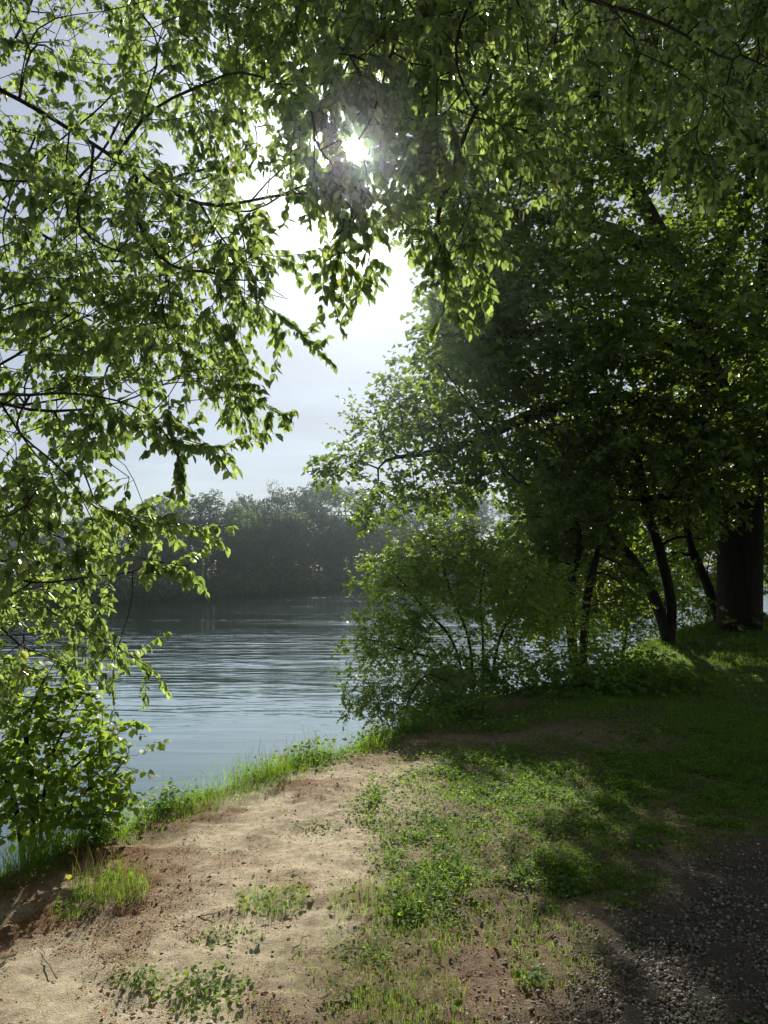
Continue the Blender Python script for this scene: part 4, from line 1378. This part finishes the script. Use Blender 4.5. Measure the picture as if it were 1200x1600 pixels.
def tuft(name, label, cat, px, py, r, hgt, nb, nl, rng, dry=0.15, leaf=0.03, group=None, stalks=0):
    q = gnd(px, py)
    b = G(q[0], q[1])
    root = empty(name, b, label, cat, group)
    objs = []
    if nb:
        nb = int(nb * 1.9)
        a = rng.uniform(0, 6.283, nb)
        rr = r * np.sqrt(rng.random(nb))
        x, y = b[0] + rr * np.cos(a) * 1.25, b[1] + rr * np.sin(a)
        o = blade_mesh('blades', x, y, height(x, y) - 0.01, hgt * rng.uniform(0.35, 1.0, nb), rng.uniform(0.0007, 0.0017, nb) * (b[1] / 4), rng.uniform(0.1, 0.85, nb), rng.random(nb), M_GRASS, rng=rng)
        o['kind'] = 'stuff'
        objs.append(o)
        nd = int(nb * dry)
        if nd:
            k = rng.integers(0, nb, nd)
            o = blade_mesh('dry_stalks', x[k], y[k], height(x[k], y[k]) - 0.01, hgt * rng.uniform(0.8, 1.6, nd), np.full(nd, 0.0011) * (b[1] / 4), rng.uniform(0.05, 0.4, nd), rng.random(nd), M_DRY, rng=rng)
            o['kind'] = 'stuff'
            objs.append(o)
    if nl:
        a = rng.uniform(0, 6.283, nl)
        rr = r * rng.random(nl) ** 0.8
        x, y = b[0] + rr * np.cos(a) * 1.25, b[1] + rr * np.sin(a)
        zz = rng.random(nl) * hgt * 0.75
        p = np.stack([x, y, height(x, y) + zz], 1)
        dv = np.stack([np.cos(a + rng.normal(0, 0.6, nl)), np.sin(a + rng.normal(0, 0.6, nl)), rng.uniform(-0.3, 0.6, nl)], 1)
        o = leaf_mesh('leaves', p, dv, rng.normal(0, 0.4, (nl, 3)) + (0, 0, 1), leaf * rng.uniform(0.6, 1.2, nl), rng.random(nl), ovate(0.38, 0.2, 0.2), M_WEED, None)
        o['kind'] = 'stuff'
        objs.append(o)
        ns = max(4, nl // 9)
        k = rng.integers(0, nl, ns)
        T = np.stack([np.stack([x[k] * 0.6 + b[0] * 0.4, y[k] * 0.6 + b[1] * 0.4, height(x[k], y[k]) - 0.01], 1), p[k] * 0.85 + np.stack([np.full(ns, b[0]), np.full(ns, b[1]), zz[k] * 0 + p[k, 2]], 1) * 0.15], 1)
        V, F = twig_tubes(T, 0.0016, 3)
        o = mesh_obj('stems', V, [F], M_WEED, None, True, np.full(len(F), 0.3))
        o['kind'] = 'stuff'
        objs.append(o)
    place(root, *objs)
    return root


def plants():
    rng = np.random.default_rng(19)
    tuft('grass_tuft', 'upright grass tuft with dry stalks on sand near the left', 'grass tuft', 172, 1400, 0.16, 0.19, 300, 40, rng, 0.25)
    tuft('grass_tuft', 'low green tuft trailing left below the stalky tuft', 'grass tuft', 118, 1425, 0.10, 0.08, 130, 40, rng, 0.1)
    tuft('grass_tuft', 'round green tuft in the middle of the sandy patch', 'grass tuft', 425, 1412, 0.15, 0.10, 240, 60, rng, 0.15)
    tuft('weed', 'dark leafy weed with clustered leaves at bottom centre left', 'weed', 320, 1550, 0.17, 0.07, 60, 330, rng, 0.1, 0.022)
    tuft('weed', 'small broad leaved weed left of the clustered weed at the bottom', 'weed', 215, 1535, 0.08, 0.06, 40, 90, rng, 0.1, 0.02)
    tuft('weed', 'flat weed on bare sand just above the bottom clustered weed', 'weed', 355, 1470, 0.13, 0.045, 50, 120, rng, 0.1, 0.018)
    tuft('weed', 'thin flat weed on sand left of the clover lawn', 'weed', 495, 1288, 0.13, 0.035, 60, 70, rng, 0.1, 0.02)
    tuft('grass_tuft', 'tall thin grass tuft at the left border of the clover lawn', 'grass tuft', 590, 1420, 0.20, 0.12, 170, 60, rng, 0.14)
    tuft('grass_tuft', 'yellowish grass tuft at the bottom edge in the centre', 'grass tuft', 640, 1570, 0.18, 0.10, 200, 20, rng, 0.3)
    tuft('grass_tuft', 'grass tuft above the bottom edge tuft at centre', 'grass tuft', 655, 1495, 0.15, 0.08, 110, 30, rng, 0.25)
    tuft('weed', 'leafy weed at the lower right edge of the clover lawn', 'weed', 885, 1400, 0.10, 0.07, 50, 100, rng, 0.05, 0.03)
    tuft('weed', 'single green weed on the stony ground right of the lawn', 'weed', 985, 1425, 0.06, 0.05, 50, 40, rng, 0.05, 0.03)
    tuft('weed', 'green weed at the sunlit corner by the gravel shade', 'weed', 1000, 1335, 0.09, 0.07, 60, 60, rng, 0.05, 0.035)
    tuft('weed', 'pale weed in the gravel near the bottom', 'weed', 830, 1545, 0.07, 0.06, 60, 40, rng, 0.15, 0.03)
    tuft('bank_plant', 'small leafy plant on the bank right of the left shrub', 'plant', 268, 1262, 0.16, 0.22, 60, 190, rng, 0.05, 0.04)
    tuft('reed_tuft', 'long bladed grass tuft rising in front of left shrub', 'grass tuft', 75, 1330, 0.20, 0.42, 170, 0, rng, 0.05)
    tuft('bank_plant', 'low leafy weeds under the left shrub at the water', 'plant', 150, 1292, 0.26, 0.20, 200, 240, rng, 0.05, 0.04)
    tuft('reed_tuft', 'grass tuft at the lower left picture edge', 'grass tuft', 15, 1345, 0.24, 0.24, 420, 60, rng, 0.05)
    tuft('bank_grass_tuft', 'spiky grass tuft at the tip of the sandy bank by water', 'grass tuft', 405, 1218, 0.20, 0.24, 260, 40, rng, 0.10)
    tuft('bank_plant', 'bright leafy plant on the bank right of the spiky tuft', 'plant', 465, 1190, 0.26, 0.26, 220, 380, rng, 0.06, 0.04)
    tuft('bank_plant', 'lush weeds below the dark bush at the shade border', 'plant', 560, 1160, 0.34, 0.26, 260, 300, rng, 0.05, 0.045)
    tuft('bank_plant', 'leafy green weeds on the bank slope under the sunlit shrub', 'plant', 640, 1135, 0.45, 0.34, 260, 420, rng, 0.04, 0.055)
    tuft('fern_clump', 'sunlit leafy clump in front of the shrub at shade border', 'plant', 715, 1120, 0.42, 0.36, 160, 380, rng, 0.03, 0.075)
    tuft('bank_plant', 'low green clump catching light in the shaded grass', 'plant', 770, 1140, 0.28, 0.14, 160, 160, rng, 0.05, 0.05)


# ------------------------------------------------------------------ bridge far left
def bridge():
    m, n, l = mat_new('concrete')
    p = n.new('ShaderNodeBsdfPrincipled')
    q = n.new('ShaderNodeTexNoise')
    q.inputs['Scale'].default_value = 1.5
    q.inputs['Detail'].default_value = 6
    l.new(ramp(n, l, q.outputs['Fac'], [(0.3, (0.28, 0.28, 0.27)), (0.7, (0.42, 0.41, 0.39))]), p.inputs['Base Color'])
    p.inputs['Roughness'].default_value = 0.9
    o = n.new('ShaderNodeOutputMaterial')
    l.new(p.outputs[0], o.inputs[0])
    a, b = np.array([-60.0, 56.0]), np.array([-26.5, 58.0])
    u = (b - a) / np.linalg.norm(b - a)
    v = np.array([-u[1], u[0]])
    zt = 4.6
    root = empty('bridge', (a[0], a[1], 0), 'grey concrete bridge glimpsed through leaves at the far left', 'bridge')

    def box(name, s0, s1, t0, t1, z0, z1):
        c = [a + u * s + v * t for s in (s0, s1) for t in (t0, t1)]
        V = [(*c[i], z) for z in (z0, z1) for i in (0, 1, 3, 2)]
        F = np.array([(0, 3, 2, 1), (4, 5, 6, 7), (0, 1, 5, 4), (1, 2, 6, 5), (2, 3, 7, 6), (3, 0, 4, 7)])
        ob = mesh_obj(name, V, [F], m)
        place(root, ob)
        return ob
    L = float(np.linalg.norm(b - a))
    box('deck', 0, L, 0, 3.2, zt - 0.35, zt)
    for t in (0.25, 2.55):
        box('girder', 0, L, t, t + 0.4, zt - 1.0, zt - 0.352)
    for s in (6, 18, 30):
        box('pier', s, s + 0.8, 0.5, 2.7, -3.0, zt - 1.003)
    for t in (0.05, 3.1):
        box('handrail', 0, L, t, t + 0.06, zt + 0.95, zt + 1.02)
        for s in np.arange(0.5, L, 2.0):
            box('railing_post', s, s + 0.06, t, t + 0.06, zt + 0.003, zt + 0.948)


def haze():
    V = [(sx, sy, sz) for sz in (-3.8, 21.5) for sx, sy in ((-430, -70), (430, -70), (430, 430), (-430, 430))]
    F = np.array([(0, 3, 2, 1), (4, 5, 6, 7), (0, 1, 5, 4), (1, 2, 6, 5), (2, 3, 7, 6), (3, 0, 4, 7)])
    m, n, l = mat_new('haze_air')
    v = n.new('ShaderNodeVolumePrincipled')
    v.inputs['Color'].default_value = (0.76, 0.90, 1.0, 1)
    v.inputs['Density'].default_value = 0.0013
    v.inputs['Anisotropy'].default_value = 0.95
    o = n.new('ShaderNodeOutputMaterial')
    l.new(v.outputs[0], o.inputs['Volume'])
    ob = mesh_obj('haze', V, [F], m)
    tag(ob, 'thin sunlit haze in the air over the river', 'haze', None, 'stuff')


import time
T0 = time.time()
print('near leaves', overhanging_tree(), time.time() - T0)
oak(); print('oak', time.time() - T0)
trees_right(); print('right', time.time() - T0)
left_shrub(); print('left', time.time() - T0)
far_forest(); print('far', time.time() - T0)
ground_cover(); print('cover', time.time() - T0)
plants()
sticks()
bridge()
haze()
print('built', time.time() - T0)
